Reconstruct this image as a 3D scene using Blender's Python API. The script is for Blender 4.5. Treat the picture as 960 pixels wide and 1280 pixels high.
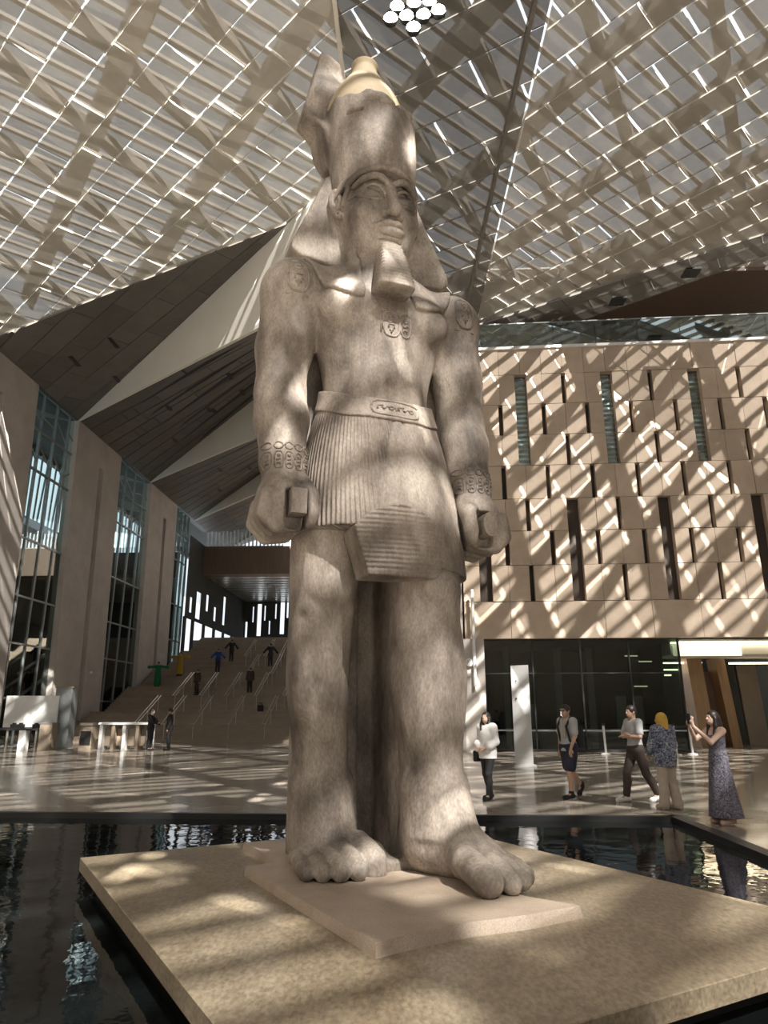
import bpy, bmesh, math, random
import numpy as np
from mathutils import Vector, Matrix
from mathutils.bvhtree import BVHTree

for _o in list(bpy.data.objects): bpy.data.objects.remove(_o, do_unlink=True)
SC = bpy.context.scene
COL = SC.collection
random.seed(7); RNG = np.random.default_rng(7)

# ------------------------------------------------------------------ camera
cam_d = bpy.data.cameras.new('camera'); cam = bpy.data.objects.new('camera', cam_d); COL.objects.link(cam)
cam.location = (0, 0, 1.65); cam.rotation_euler = (math.radians(90 + 16), 0, 0)
cam_d.sensor_fit = 'VERTICAL'; cam_d.sensor_height = 36; cam_d.lens = 870 / 1280 * 36
cam_d.clip_start = .05; cam_d.clip_end = 600
SC.camera = cam
# ------------------------------------------------------------------ world, sun, exposure
W = bpy.data.worlds.new('world'); SC.world = W; W.use_nodes = True
bg = W.node_tree.nodes['Background']; bg.inputs[0].default_value = (.87, .935, 1.0, 1); bg.inputs[1].default_value = .95
sd = bpy.data.lights.new('sun', 'SUN'); sun = bpy.data.objects.new('sun', sd); COL.objects.link(sun)
sd.energy = 34; sd.angle = math.radians(.55); sd.color = (1, .955, .895)
SUN_DIR = Vector((-.26, .60, -.76)).normalized()
sun.rotation_euler = SUN_DIR.to_track_quat('-Z', 'Y').to_euler(); sun.location = (10, -20, 40)
vs = SC.view_settings; vs.view_transform = 'Standard'; vs.look = 'None'; vs.gamma = 1; vs.use_curve_mapping = False
vs.exposure = 0.45

# ------------------------------------------------------------------ materials
def _n(nt, t, **k):
    n = nt.nodes.new(t)
    for a, v in k.items(): setattr(n, a, v)
    return n
def mat(name, cols, scale=3., rough=.6, bump=0., bscale=None, metal=0., spec=.5, alpha=1., emit=None, estr=0., stretch=(1, 1, 1), rnd=0., detail=7., coat=0., distort=0., fine=None, tight=.44):
    m = bpy.data.materials.new(name); m.use_nodes = True; nt = m.node_tree; b = nt.nodes['Principled BSDF']
    b.inputs['Roughness'].default_value = rough; b.inputs['Metallic'].default_value = metal
    b.inputs['Specular IOR Level'].default_value = spec; b.inputs['Coat Weight'].default_value = coat
    tc = _n(nt, 'ShaderNodeTexCoord'); mp = _n(nt, 'ShaderNodeMapping'); mp.inputs['Scale'].default_value = stretch
    nt.links.new(tc.outputs['Object'], mp.inputs[0])
    no = _n(nt, 'ShaderNodeTexNoise'); no.inputs['Scale'].default_value = scale; no.inputs['Detail'].default_value = detail; no.inputs['Roughness'].default_value = .62
    no.inputs['Distortion'].default_value = distort
    nt.links.new(mp.outputs[0], no.inputs[0])
    if len(cols) == 1: cols = [tuple(c * .9 for c in cols[0]), tuple(min(1, c * 1.1) for c in cols[0])]
    cr = _n(nt, 'ShaderNodeValToRGB'); e = cr.color_ramp.elements
    while len(e) < len(cols): e.new(.5)
    for i, c in enumerate(cols):
        e[i].position = .5 - tight / 2 + tight * i / (len(cols) - 1); e[i].color = (*c, 1)
    nt.links.new(no.outputs[0], cr.inputs[0]); out = cr.outputs[0]
    if fine:
        n3 = _n(nt, 'ShaderNodeTexNoise'); n3.inputs['Scale'].default_value = fine[0]; n3.inputs['Detail'].default_value = 3
        nt.links.new(mp.outputs[0], n3.inputs[0])
        r3 = _n(nt, 'ShaderNodeMapRange'); r3.inputs['From Min'].default_value = .3; r3.inputs['From Max'].default_value = .7
        r3.inputs['To Min'].default_value = 1 - fine[1]; r3.inputs['To Max'].default_value = 1 + fine[1]
        nt.links.new(n3.outputs[0], r3.inputs[0])
        mm = _n(nt, 'ShaderNodeVectorMath', operation='SCALE'); nt.links.new(out, mm.inputs[0]); nt.links.new(r3.outputs[0], mm.inputs['Scale']); out = mm.outputs[0]
    if rnd:
        oi = _n(nt, 'ShaderNodeObjectInfo'); r2 = _n(nt, 'ShaderNodeMapRange'); r2.inputs['To Min'].default_value = 1 - rnd; r2.inputs['To Max'].default_value = 1 + rnd
        nt.links.new(oi.outputs['Random'], r2.inputs[0])
        mm = _n(nt, 'ShaderNodeVectorMath', operation='SCALE'); nt.links.new(out, mm.inputs[0]); nt.links.new(r2.outputs[0], mm.inputs['Scale']); out = mm.outputs[0]
    nt.links.new(out, b.inputs['Base Color'])
    if bump:
        n2 = _n(nt, 'ShaderNodeTexNoise'); n2.inputs['Scale'].default_value = bscale or scale * 6; n2.inputs['Detail'].default_value = 6
        nt.links.new(mp.outputs[0], n2.inputs[0])
        bp = _n(nt, 'ShaderNodeBump'); bp.inputs['Strength'].default_value = bump; bp.inputs['Distance'].default_value = .02
        nt.links.new(n2.outputs[0], bp.inputs['Height']); nt.links.new(bp.outputs[0], b.inputs['Normal'])
    if alpha < 1: b.inputs['Alpha'].default_value = alpha
    if emit: b.inputs['Emission Color'].default_value = (*emit, 1); b.inputs['Emission Strength'].default_value = estr
    return m
def glass_mat(name, tint, refl=.12, rough=.02):
    m = bpy.data.materials.new(name); m.use_nodes = True; nt = m.node_tree; nt.nodes.remove(nt.nodes['Principled BSDF'])
    o = nt.nodes['Material Output']; tr = _n(nt, 'ShaderNodeBsdfTransparent'); tr.inputs[0].default_value = (*tint, 1)
    gl = _n(nt, 'ShaderNodeBsdfGlossy'); gl.inputs[0].default_value = (.9, .95, .95, 1); gl.inputs['Roughness'].default_value = rough
    fc = _n(nt, 'ShaderNodeLayerWeight'); fc.inputs[0].default_value = .5; fr = _n(nt, 'ShaderNodeMath', operation='POWER'); fr.inputs[1].default_value = 4.; nt.links.new(fc.outputs['Facing'], fr.inputs[0])
    ad = _n(nt, 'ShaderNodeMath', operation='ADD', use_clamp=True); ad.inputs[1].default_value = refl; nt.links.new(fr.outputs[0], ad.inputs[0])
    mx = _n(nt, 'ShaderNodeMixShader'); nt.links.new(ad.outputs[0], mx.inputs[0]); nt.links.new(tr.outputs[0], mx.inputs[1]); nt.links.new(gl.outputs[0], mx.inputs[2])
    nt.links.new(mx.outputs[0], o.inputs[0]); return m

MT = {}
MT['granite'] = mat('statue granite', [(.085, .068, .055), (.18, .15, .123), (.30, .256, .214), (.42, .37, .315)], 1.7, .66, .35, 26, stretch=(1, 1, .5), fine=(55, .2), tight=.30)
MT['granite_new'] = mat('restored beige stone', [(.36, .29, .19), (.48, .395, .275)], 3., .7, .2, 30)
MT['plate'] = mat('pink granite plate', [(.32, .25, .19), (.44, .355, .275), (.52, .43, .345)], 2., .5, .25, 40, fine=(90, .15))
MT['podium'] = mat('podium marble', [(.19, .145, .095), (.29, .235, .16), (.38, .315, .225)], 1.3, .33, .05, 40, stretch=(1, .45, 1), fine=(38, .30), distort=.6)
MT['floor'] = mat('polished floor', [(.24, .205, .165), (.33, .29, .24), (.40, .36, .305)], .8, .16, 0, stretch=(.5, 1.4, 1), detail=4)
MT['sand'] = mat('sandstone panel', [(.46, .365, .275), (.54, .435, .335), (.60, .49, .385)], 1.1, .75, .12, 30, rnd=.10)
MT['pier'] = mat('pinkish limestone pier', [(.42, .375, .34), (.49, .445, .405), (.56, .51, .465)], .9, .6, .08, 20, fine=(14, .06))
MT['recess'] = mat('dark recess', [(.06, .045, .035)], 2, .8)
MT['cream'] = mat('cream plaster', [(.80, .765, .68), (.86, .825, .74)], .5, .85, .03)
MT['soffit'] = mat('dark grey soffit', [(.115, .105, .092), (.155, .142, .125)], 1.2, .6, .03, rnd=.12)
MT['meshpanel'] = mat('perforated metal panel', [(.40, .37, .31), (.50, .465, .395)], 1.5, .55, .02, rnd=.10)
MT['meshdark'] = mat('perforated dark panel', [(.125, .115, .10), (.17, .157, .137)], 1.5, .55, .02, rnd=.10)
def tray_mat(name, col, pass_, glow):
    """perforated sheet: part of the light goes straight through the holes, a little is scattered through"""
    m = MT[col]; m = m.copy(); m.name = name; nt = m.node_tree; b = nt.nodes['Principled BSDF']; b.inputs['Alpha'].default_value = 1; o = nt.nodes['Material Output']
    tl_ = _n(nt, 'ShaderNodeBsdfTranslucent'); tl_.inputs[0].default_value = (.9, .84, .72, 1); tp = _n(nt, 'ShaderNodeBsdfTransparent')
    x1 = _n(nt, 'ShaderNodeMixShader'); x1.inputs[0].default_value = glow; nt.links.new(b.outputs[0], x1.inputs[1]); nt.links.new(tl_.outputs[0], x1.inputs[2])
    x2 = _n(nt, 'ShaderNodeMixShader'); x2.inputs[0].default_value = pass_; nt.links.new(x1.outputs[0], x2.inputs[1]); nt.links.new(tp.outputs[0], x2.inputs[2])
    nt.links.new(x2.outputs[0], o.inputs[0]); return m
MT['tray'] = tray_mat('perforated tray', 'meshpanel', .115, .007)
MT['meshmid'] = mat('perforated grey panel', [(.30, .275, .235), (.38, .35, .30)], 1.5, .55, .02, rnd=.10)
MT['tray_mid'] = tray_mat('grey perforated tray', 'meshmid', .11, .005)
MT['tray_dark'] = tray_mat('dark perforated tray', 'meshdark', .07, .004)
MT['steel'] = mat('roof steel', [(.16, .14, .12), (.22, .20, .17)], 3, .6)
MT['brown'] = mat('brown timber lining', [(.13, .088, .062), (.18, .125, .088)], 1.2, .55, .05, stretch=(6, 6, .6))
MT['wood'] = mat('golden wood veneer', [(.33, .20, .10), (.45, .29, .15)], 2, .45, .03, stretch=(5, 5, .5))
MT['stair'] = mat('stair stone', [(.27, .215, .16), (.35, .285, .215)], 1.5, .5, .05, rnd=.05)
MT['black'] = mat('black metal', [(.02, .02, .02)], 4, .45)
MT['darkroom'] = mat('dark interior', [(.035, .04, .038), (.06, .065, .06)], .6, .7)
MT['white'] = mat('white paint', [(.80, .80, .78)], 3, .4)
MT['steelrail'] = mat('brushed steel rail', [(.62, .60, .55)], 8, .3, metal=.85)
MT['mullion'] = mat('grey mullion', [(.30, .32, .32)], 5, .4, metal=.5)
MT['greyconc'] = mat('pale grey concrete', [(.47, .47, .46), (.55, .55, .54)], 2.5, .6, .05)
MT['glass'] = glass_mat('facade glass', (.80, .90, .90), .03)
MT['glassdark'] = glass_mat('dark facade glass', (.42, .50, .48), .07)
MT['glassclear'] = glass_mat('balustrade glass', (.66, .78, .77), .28)
MT['lightstrip'] = mat('strip light', [(.9, .85, .7)], 3, .5, emit=(1, .86, .60), estr=5)
MT['lightpanel'] = mat('cream light panel', [(.9, .8, .6)], 3, .5, emit=(1, .80, .52), estr=1.1)
MT['bulb'] = mat('spot bulb', [(.9, .9, .85)], 3, .5, emit=(1, .93, .78), estr=30)
MT['finwhite'] = mat('white facade fin', [(.78, .82, .83)], 2, .5)

def water_mat():
    m = bpy.data.materials.new('pool water'); m.use_nodes = True; nt = m.node_tree; b = nt.nodes['Principled BSDF']
    b.inputs['Base Color'].default_value = (.006, .008, .008, 1); b.inputs['Roughness'].default_value = .03; b.inputs['IOR'].default_value = 1.33
    b.inputs['Specular IOR Level'].default_value = .7
    tc = _n(nt, 'ShaderNodeTexCoord'); no = _n(nt, 'ShaderNodeTexNoise'); no.inputs['Scale'].default_value = 2.6; no.inputs['Detail'].default_value = 3
    nt.links.new(tc.outputs['Object'], no.inputs[0]); bp = _n(nt, 'ShaderNodeBump'); bp.inputs['Strength'].default_value = .07; bp.inputs['Distance'].default_value = .08
    nt.links.new(no.outputs[0], bp.inputs['Height']); nt.links.new(bp.outputs[0], b.inputs['Normal']); return m
MT['water'] = water_mat()

# ------------------------------------------------------------------ mesh helpers
def tag(o, label=None, cat=None, group=None, kind=None):
    if label: o['label'] = label
    if cat: o['category'] = cat
    if group: o['group'] = group
    if kind: o['kind'] = kind
    return o
def empty(name, loc=(0, 0, 0), rz=0.):
    o = bpy.data.objects.new(name, None); COL.objects.link(o); o.location = loc; o.rotation_euler = (0, 0, rz); o.empty_display_size = .2
    return o
def raw(name, v, f, m, parent=None, smooth=False):
    me = bpy.data.meshes.new(name); me.from_pydata([tuple(map(float, p)) for p in v], [], f); me.update()
    if smooth: me.polygons.foreach_set('use_smooth', [True] * len(me.polygons))
    me.materials.append(MT[m] if isinstance(m, str) else m)
    o = bpy.data.objects.new(name, me); COL.objects.link(o)
    if parent: o.parent = parent
    return o
class MB:
    """collects shapes in world (or parent-local) coordinates, links them as one mesh"""
    def __init__(s): s.v = []; s.f = []
    def add(s, v, f):
        o = len(s.v); s.v += [tuple(map(float, p)) for p in v]; s.f += [tuple(i + o for i in q) for q in f]; return s
    def hexa(s, p):  # 8 points: bottom 4 ccw, top 4 ccw
        return s.add(p, [(3, 2, 1, 0), (4, 5, 6, 7), (0, 1, 5, 4), (1, 2, 6, 5), (2, 3, 7, 6), (3, 0, 4, 7)])
    def box(s, lo, hi, fr=None):
        (a, b, c), (d, e, g) = lo, hi
        p = [(a, b, c), (d, b, c), (d, e, c), (a, e, c), (a, b, g), (d, b, g), (d, e, g), (a, e, g)]
        if fr: p = [fr(*q) for q in p]
        return s.hexa(p)
    def prism(s, poly, off):  # poly 3D points, off = 3D offset vector
        n = len(poly); off = Vector(off); a = [Vector(p) for p in poly]; b = [p + off for p in a]
        return s.add(a + b, [tuple(range(n - 1, -1, -1)), tuple(range(n, 2 * n))] + [(i, (i + 1) % n, n + (i + 1) % n, n + i) for i in range(n)])
    def tray(s, poly, off):  # open tray: bottom sheet and upturned edges
        n = len(poly); off = Vector(off); a = [Vector(p) for p in poly]; b = [p + off for p in a]
        return s.add(a + b, [tuple(range(n - 1, -1, -1))] + [(i, (i + 1) % n, n + (i + 1) % n, n + i) for i in range(n)])
    def tube(s, pts, r, n=8, cap=True):
        pts = [Vector(p) for p in pts]; rs = r if isinstance(r, (list, tuple)) else [r] * len(pts); vs_ = []; fs = []
        for i, p in enumerate(pts):
            t = (pts[min(i + 1, len(pts) - 1)] - pts[max(i - 1, 0)]).normalized()
            ax = Vector((0, 0, 1)) if abs(t.z) < .9 else Vector((1, 0, 0)); u = t.cross(ax).normalized(); w = t.cross(u)
            for k in range(n):
                an = 2 * math.pi * k / n; vs_.append(p + (u * math.cos(an) + w * math.sin(an)) * rs[i])
        for i in range(len(pts) - 1):
            for k in range(n): fs.append((i * n + k, i * n + (k + 1) % n, (i + 1) * n + (k + 1) % n, (i + 1) * n + k))
        if cap: fs += [tuple(range(n - 1, -1, -1)), tuple(range((len(pts) - 1) * n, len(pts) * n))]
        return s.add(vs_, fs)
    def lathe(s, prof, c=(0, 0, 0), n=32):
        vs_ = []; fs = []
        for r, z in prof:
            for k in range(n): vs_.append((c[0] + r * math.cos(2 * math.pi * k / n), c[1] + r * math.sin(2 * math.pi * k / n), c[2] + z))
        for i in range(len(prof) - 1):
            for k in range(n): fs.append((i * n + k, i * n + (k + 1) % n, (i + 1) * n + (k + 1) % n, (i + 1) * n + k))
        fs += [tuple(range(n - 1, -1, -1)), tuple(range((len(prof) - 1) * n, len(prof) * n))]
        return s.add(vs_, fs)
    def build(s, name, m, parent=None, smooth=False, base=False):
        v = s.v
        if base and parent is None:
            a = np.array(v); c = ((a[:, 0].min() + a[:, 0].max()) / 2, (a[:, 1].min() + a[:, 1].max()) / 2, a[:, 2].min())
            o = raw(name, a - np.array(c), s.f, m, None, smooth); o.location = c; return o
        if parent is not None:
            Mi = parent_world(parent).inverted(); v = [Mi @ Vector(p) for p in v]
        return raw(name, v, s.f, m, parent, smooth)
def parent_world(o):
    Mx = Matrix.LocRotScale(o.location, o.rotation_euler, o.scale)
    return parent_world(o.parent) @ Mx if o.parent else Mx
def clip_poly(poly, clip):  # 2D Sutherland-Hodgman, clip convex ccw
    out = poly
    for i in range(len(clip)):
        a, b = clip[i], clip[(i + 1) % len(clip)]; inp = out; out = []
        if not inp: break
        side = lambda p: (b[0] - a[0]) * (p[1] - a[1]) - (b[1] - a[1]) * (p[0] - a[0])
        for j in range(len(inp)):
            p, q = inp[j], inp[(j + 1) % len(inp)]; sp, sq = side(p), side(q)
            if sp >= 0: out.append(p)
            if sp * sq < 0: t = sp / (sp - sq); out.append((p[0] + (q[0] - p[0]) * t, p[1] + (q[1] - p[1]) * t))
    return out
def area2(p): return .5 * sum(p[i][0] * p[(i + 1) % len(p)][1] - p[(i + 1) % len(p)][0] * p[i][1] for i in range(len(p)))

# building frames: left part of the hall and right wall
tl = math.radians(2.4); uL = Vector((math.sin(tl), math.cos(tl), 0)); nL = Vector((math.cos(tl), -math.sin(tl), 0))
tr_ = math.radians(4.5); uR = Vector((math.cos(tr_), -math.sin(tr_), 0)); nR = Vector((math.sin(tr_), math.cos(tr_), 0))
def LF(lat, s, z): return nL * lat + uL * s + Vector((0, 0, z))
def RF(u, d, z): return uR * u + nR * d + Vector((0, 0, z))
# ================================================================== SETTING
# ---- floor (with the pool cut out of it)
PX0, PX1, PY0, PY1 = -16., 4.15, 1.0, 12.35     # pool in the left frame: lat, s
fl = MB()
for (a, b, c, d) in [(-34, -20, 40, PY0), (-34, PY1, 40, 95), (-34, PY0, PX0, PY1), (PX1, PY0, 40, PY1)]:
    fl.box((a, b, -.5), (c, d, 0), LF)
floor = tag(fl.build('floor', 'floor'), 'polished grey beige stone floor of the hall', None, kind='structure')
pool = MB().box((PX0 - .1, PY0 - .1, -.55), (PX1 + .1, PY1 + .1, -.50), LF).build('trim_1', 'black'); tag(pool, 'black bottom of the shallow reflecting pool', kind='structure')
rim = MB()
for (a, b, c, d) in [(PX0 - .02, PY1 - .03, PX1 + .03, PY1 + .10), (PX1 - .03, PY0, PX1 + .16, PY1 + .16), (PX0 - .16, PY0, PX0 + .03, PY1 + .16)]:
    rim.box((a, b, -.45), (c, d, .025), LF)
tag(rim.build('trim_2', 'black'), 'black metal rim around the reflecting pool', kind='structure')
wt = MB().add([LF(PX0, PY0, -.06), LF(PX1, PY0, -.06), LF(PX1, PY1, -.06), LF(PX0, PY1, -.06)], [(0, 1, 2, 3)]).build('pool_water', 'water')
tag(wt, 'still dark water of the reflecting pool around the podium', 'water', kind='stuff')

# ---- ceiling: empty holding planar facets of separate panels
ceiling_l = tag(empty('ceiling_left'), 'left ceiling field of bright perforated metal panels', None, kind='structure')
ceiling_r = tag(empty('ceiling_right'), 'right ceiling fields of grey perforated metal panels', None, kind='structure')
ceiling = tag(empty('ceiling'), 'folded ceiling of mesh panels, grey soffits and cream faces', None, kind='structure')
KM = (21 - 18.55) / 18.7
def MZ(lat): return 18.55 + KM * (lat + 20)
def panels(poly, zf, m, rowdir, rw_, ln, gl, gs, name='ceiling_panel', thick=.06, jit=.0, minarea=.015, phase=0., par=None):
    """running-bond panels clipped to poly (lat,s); zf(lat,s) gives underside height"""
    if area2(poly) < 0: poly = poly[::-1]
    c, s = math.cos(rowdir), math.sin(rowdir)
    A = [(p[0] * c + p[1] * s, -p[0] * s + p[1] * c) for p in poly]
    lo = [min(p[i] for p in A) for i in (0, 1)]; hi = [max(p[i] for p in A) for i in (0, 1)]
    r = math.floor(lo[1] / rw_)
    while r * rw_ < hi[1]:
        off = ((r * .37 + phase) % 1) * ln; k = math.floor((lo[0] - off) / ln)
        while k * ln + off < hi[0]:
            x0, x1 = k * ln + off, (k + 1) * ln + off; y0, y1 = r * rw_, (r + 1) * rw_
            j1 = random.random() * jit; j2 = random.random() * jit
            cell = [(x0 + gs / 2, y0 + gl / 2 + j1), (x1 - gs / 2, y0 + gl / 2 + j2), (x1 - gs / 2, y1 - gl / 2), (x0 + gs / 2, y1 - gl / 2)]
            q = clip_poly(cell, A)
            if len(q) > 2 and abs(area2(q)) > minarea:
                w = [(p[0] * c - p[1] * s, p[0] * s + p[1] * c) for p in q]
                dz = random.uniform(-.012, .012)
                mb_ = MB(); (mb_.tray if m.startswith('tray') else mb_.prism)([LF(a, b, zf(a, b) + dz) for a, b in w], (0, 0, thick)); mb_.build(name, m, par or ceiling)
            k += 1
        r += 1
zM = lambda a, b: MZ(a)
z21 = lambda a, b: 21.
RD = math.radians(141)     # long joints of the mesh panels run from far left to near right
T1, C1, E1 = (-20, 38.2), (-4.5, 23.4), (-2, 21.0)
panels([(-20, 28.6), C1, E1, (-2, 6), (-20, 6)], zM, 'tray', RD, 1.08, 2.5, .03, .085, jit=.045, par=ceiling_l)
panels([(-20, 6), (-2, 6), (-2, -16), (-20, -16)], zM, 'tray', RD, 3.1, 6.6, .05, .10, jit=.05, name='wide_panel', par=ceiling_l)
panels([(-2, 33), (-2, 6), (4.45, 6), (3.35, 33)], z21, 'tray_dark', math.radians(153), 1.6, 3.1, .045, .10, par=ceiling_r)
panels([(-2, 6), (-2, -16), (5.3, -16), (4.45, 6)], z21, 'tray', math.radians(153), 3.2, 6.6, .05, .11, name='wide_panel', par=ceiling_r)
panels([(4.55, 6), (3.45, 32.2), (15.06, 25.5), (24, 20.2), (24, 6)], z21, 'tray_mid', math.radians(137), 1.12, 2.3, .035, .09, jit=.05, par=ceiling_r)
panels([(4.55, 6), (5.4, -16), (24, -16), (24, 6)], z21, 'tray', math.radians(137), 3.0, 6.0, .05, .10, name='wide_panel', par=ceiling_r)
# border panels of the mesh fields: left solid, right perforated to let sun through
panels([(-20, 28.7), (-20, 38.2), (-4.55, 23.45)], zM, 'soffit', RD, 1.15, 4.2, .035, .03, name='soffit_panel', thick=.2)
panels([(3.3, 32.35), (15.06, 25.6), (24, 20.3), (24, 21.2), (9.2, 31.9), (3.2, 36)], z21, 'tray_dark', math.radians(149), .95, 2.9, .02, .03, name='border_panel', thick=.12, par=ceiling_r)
MB().box((-.06, -16, 0), (.06, 49.4, .3), lambda a, b, z: LF(4.45 - (b - 6) * .0407 + a, min(b, 33), 20.93 + z)).build('fold_trim', 'steel', ceiling)
MB().box((-2.08, -16, 20.86), (-1.96, 21, 21.1), LF).build('fold_trim', 'cream', ceiling)
# sawtooth folds further in: cream upright faces and grey soffits between them
def ext(T, C, lat): t = (lat - T[0]) / (C[0] - T[0]); return (lat, T[1] + (C[1] - T[1]) * t)
folds = [((-20, 38.2), (-4.5, 23.4), (-6.02, 16.56)), ((-20, 50.), (-8.96, 37.97), (-8.79, 17.23)), ((-20, 61.2), (-11.5, 51.0), (-11.4, 18.05)), ((-20, 73), (-11.5, 63), (-11.4, 18.2))]
LE = -2.
val = []
for i, (T, C, V) in enumerate(folds):
    e = ext(T, C, LE); vz = MZ(-20) + (V[1] - MZ(-20)) * (LE + 20) / (V[0] + 20); val.append((T, e, vz))
    p = [LF(*T, MZ(-20)), LF(*e, MZ(LE)), LF(*e, vz)]
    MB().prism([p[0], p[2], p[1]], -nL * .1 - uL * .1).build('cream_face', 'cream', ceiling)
for i in range(3):
    T, e, vz = val[i]; T2, e2, _ = val[i + 1]
    a0, a1 = Vector(LF(*T, MZ(-20))), Vector(LF(*e, vz)); b0, b1 = Vector(LF(*T2, MZ(-20))), Vector(LF(*e2, MZ(LE)))
    def bil(u, v): return (a0.lerp(a1, u)).lerp(b0.lerp(b1, u), v)
    NR, g = 9, .004
    for r in range(NR):
        cuts = [0] + sorted(random.uniform(.12, .9) for _ in range(4)) + [1]
        for k in range(5):
            u0, u1, v0, v1 = cuts[k] + g * .4, cuts[k + 1] - g * .4, r / NR + g, (r + 1) / NR - g
            if u1 - u0 < .02: continue
            um = (u0 + u1) / 2
            bot = [bil(u0, v0), bil(um, v0), bil(u1, v0), bil(u1, v1), bil(um, v1), bil(u0, v1)]
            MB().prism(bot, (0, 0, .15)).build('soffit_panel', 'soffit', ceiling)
    # slot lights recessed in the soffit
    for (u, v) in [(.35, .3), (.45, .62), (.6, .35), (.58, .7), (.25, .7), (.72, .5)]:
        c = bil(u, v); MB().prism([c + nL * a + uL * b + Vector((0, 0, -.03)) for a, b in ((-.1, -.55), (.1, -.55), (.1, .55), (-.1, .55))], (0, 0, .1)).build('slot_light', 'black', ceiling)
    for r in range(6):
        MB().prism([bil(0, r / 6) , bil(1, r / 6), bil(1, (r + 1) / 6), bil(0, (r + 1) / 6)], (0, 0, .5)).build('soffit_backing', 'black', ceiling).location.z += .17
for (a, b) in [(-17.2, 31.5), (-14.7, 30.3), (-16, 34)]:
    MB().box((a - .1, b - .5, MZ(a) - .03), (a + .1, b + .5, MZ(a) + .1), LF).build('slot_light', 'black', ceiling)
for (a, b) in [(10.2, 30.4), (12.9, 28.2), (7.6, 32.6)]:
    MB().box((a - .35, b - .35, 20.94), (a + .35, b + .35, 21.05), LF).build('square_light', 'black', ceiling)
# closing fascia behind the middle of the hall and the roof over the inner corridor
MB().box((-2.0, 20.9, 14.5), (-1.8, 33, 21), LF).build('fascia', 'cream', ceiling)
MB().box((-2.0, 33, 14.5), (1.2, 74, 15), LF).build('soffit_backing', 'soffit', ceiling)
MB().box((-2.0, 33, 15), (1.2, 33.3, 21), LF).build('fascia', 'soffit', ceiling)
MB().box((3.0, 31.8, 23.5), (30, 42, 23.8), LF).build('soffit_backing', 'brown', ceiling)
for i in range(10):  # perforated sheets added to filter the sun that reaches the right wall
    a = 3 + i * 2.4; MB().tray([LF(a, 31.8, 23.7), LF(a + 2.35, 31.8, 23.7), LF(a + 2.35, min(31.5, max(18.5, 37.1 - .723 * (a + 2.35))), 23.7), LF(a, min(31.5, max(18.5, 37.1 - .723 * a)), 23.7)], (0, 0, .08)).build('sun_filter_panel', 'tray', ceiling_r)
# steel roof structure above the panels
def beams(dirdeg, width, depth, pitch, z, ext_=46, name='roof_beam', cx=2., cy=10., off=0., clip=((-20, -16), (24, -16), (24, 20.8), (9.2, 31.6), (3, 33.8), (-20, 33.8))):
    c, s = math.cos(math.radians(dirdeg)), math.sin(math.radians(dirdeg)); mb = MB(); k = -int(ext_ / pitch)
    while k * pitch < ext_:
        o = k * pitch + off
        # clip the beam centre line to the roof rectangle
        q = clip_poly([(cx + a * c - b * s, cy + a * s + b * c) for a, b in ((-ext_, o - width / 2), (ext_, o - width / 2), (ext_, o + width / 2), (-ext_, o + width / 2))], list(clip))
        if len(q) > 2: mb.prism([LF(a, b, z) for a, b in q], (0, 0, depth)).build(name, 'steel', ceiling)
        mb = MB(); k += 1
beams(128, .72, .5, 4.3, 22.1)
beams(62, .46, .4, 3.5, 22.7)
beams(40, .17, .15, .82, 23.2, name='roof_purlin')

UPC = ((24.2, 19.6), (29, 18), (29, 34), (5, 34), (9.2, 30.4))
beams(128, .72, .3, 4.3, 23.9, clip=UPC, name='dapple_beam'); beams(40, .17, .12, .82, 24.3, clip=UPC, name='dapple_purlin')  # extra hidden steel, added to break the sun into stripes on the wall
# ---- left wall: stone piers with glazed bays between them
wall_l = tag(empty('wall_left'), 'left side of the hall with tall stone piers and dark glass', None, kind='structure')
def pier(s0, s1, z0=0., z1=18.55, lean=.9):
    sm = s0 + (s1 - s0) * .55; mb = MB()
    prof = [(s0, 0), (sm - .3, 0), (sm - .3, .4), (sm + .3, .4), (sm + .3, 0), (s1, 0), (s1, .55), (s0, .55)]
    bot = [LF(-20 - d, s + lean, z0) for s, d in prof]; top = [LF(-20 - d, s, z1) for s, d in prof]; N = len(prof)
    zg0, zg1 = .06, .90
    # the groove stops short of top and bottom: three stacked blocks
    def lvl(t, groove): 
        pr = prof if groove else [(s0, 0), (s1, 0), (s1, .55), (s0, .55)]
        return [LF(-20 - d, s + lean * (1 - t), z0 + (z1 - z0) * t) for s, d in pr]
    for t0, t1, gr in ((0, zg0, 0), (zg0, zg1, 1), (zg1, 1, 0)):
        a, b = lvl(t0, gr), lvl(t1, gr); k = len(a)
        mb.add(a + b, [tuple(range(k)), tuple(range(2 * k - 1, k - 1, -1))] + [((i + 1) % k, i, k + i, k + (i + 1) % k) for i in range(k)])
    return mb.build('stone_pier', 'pier', wall_l)
for s0, s1 in ((14.6, 20.8), (26.2, 33.4), (38.1, 44.4), (50.1, 56.2)): pier(s0, s1)
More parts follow.
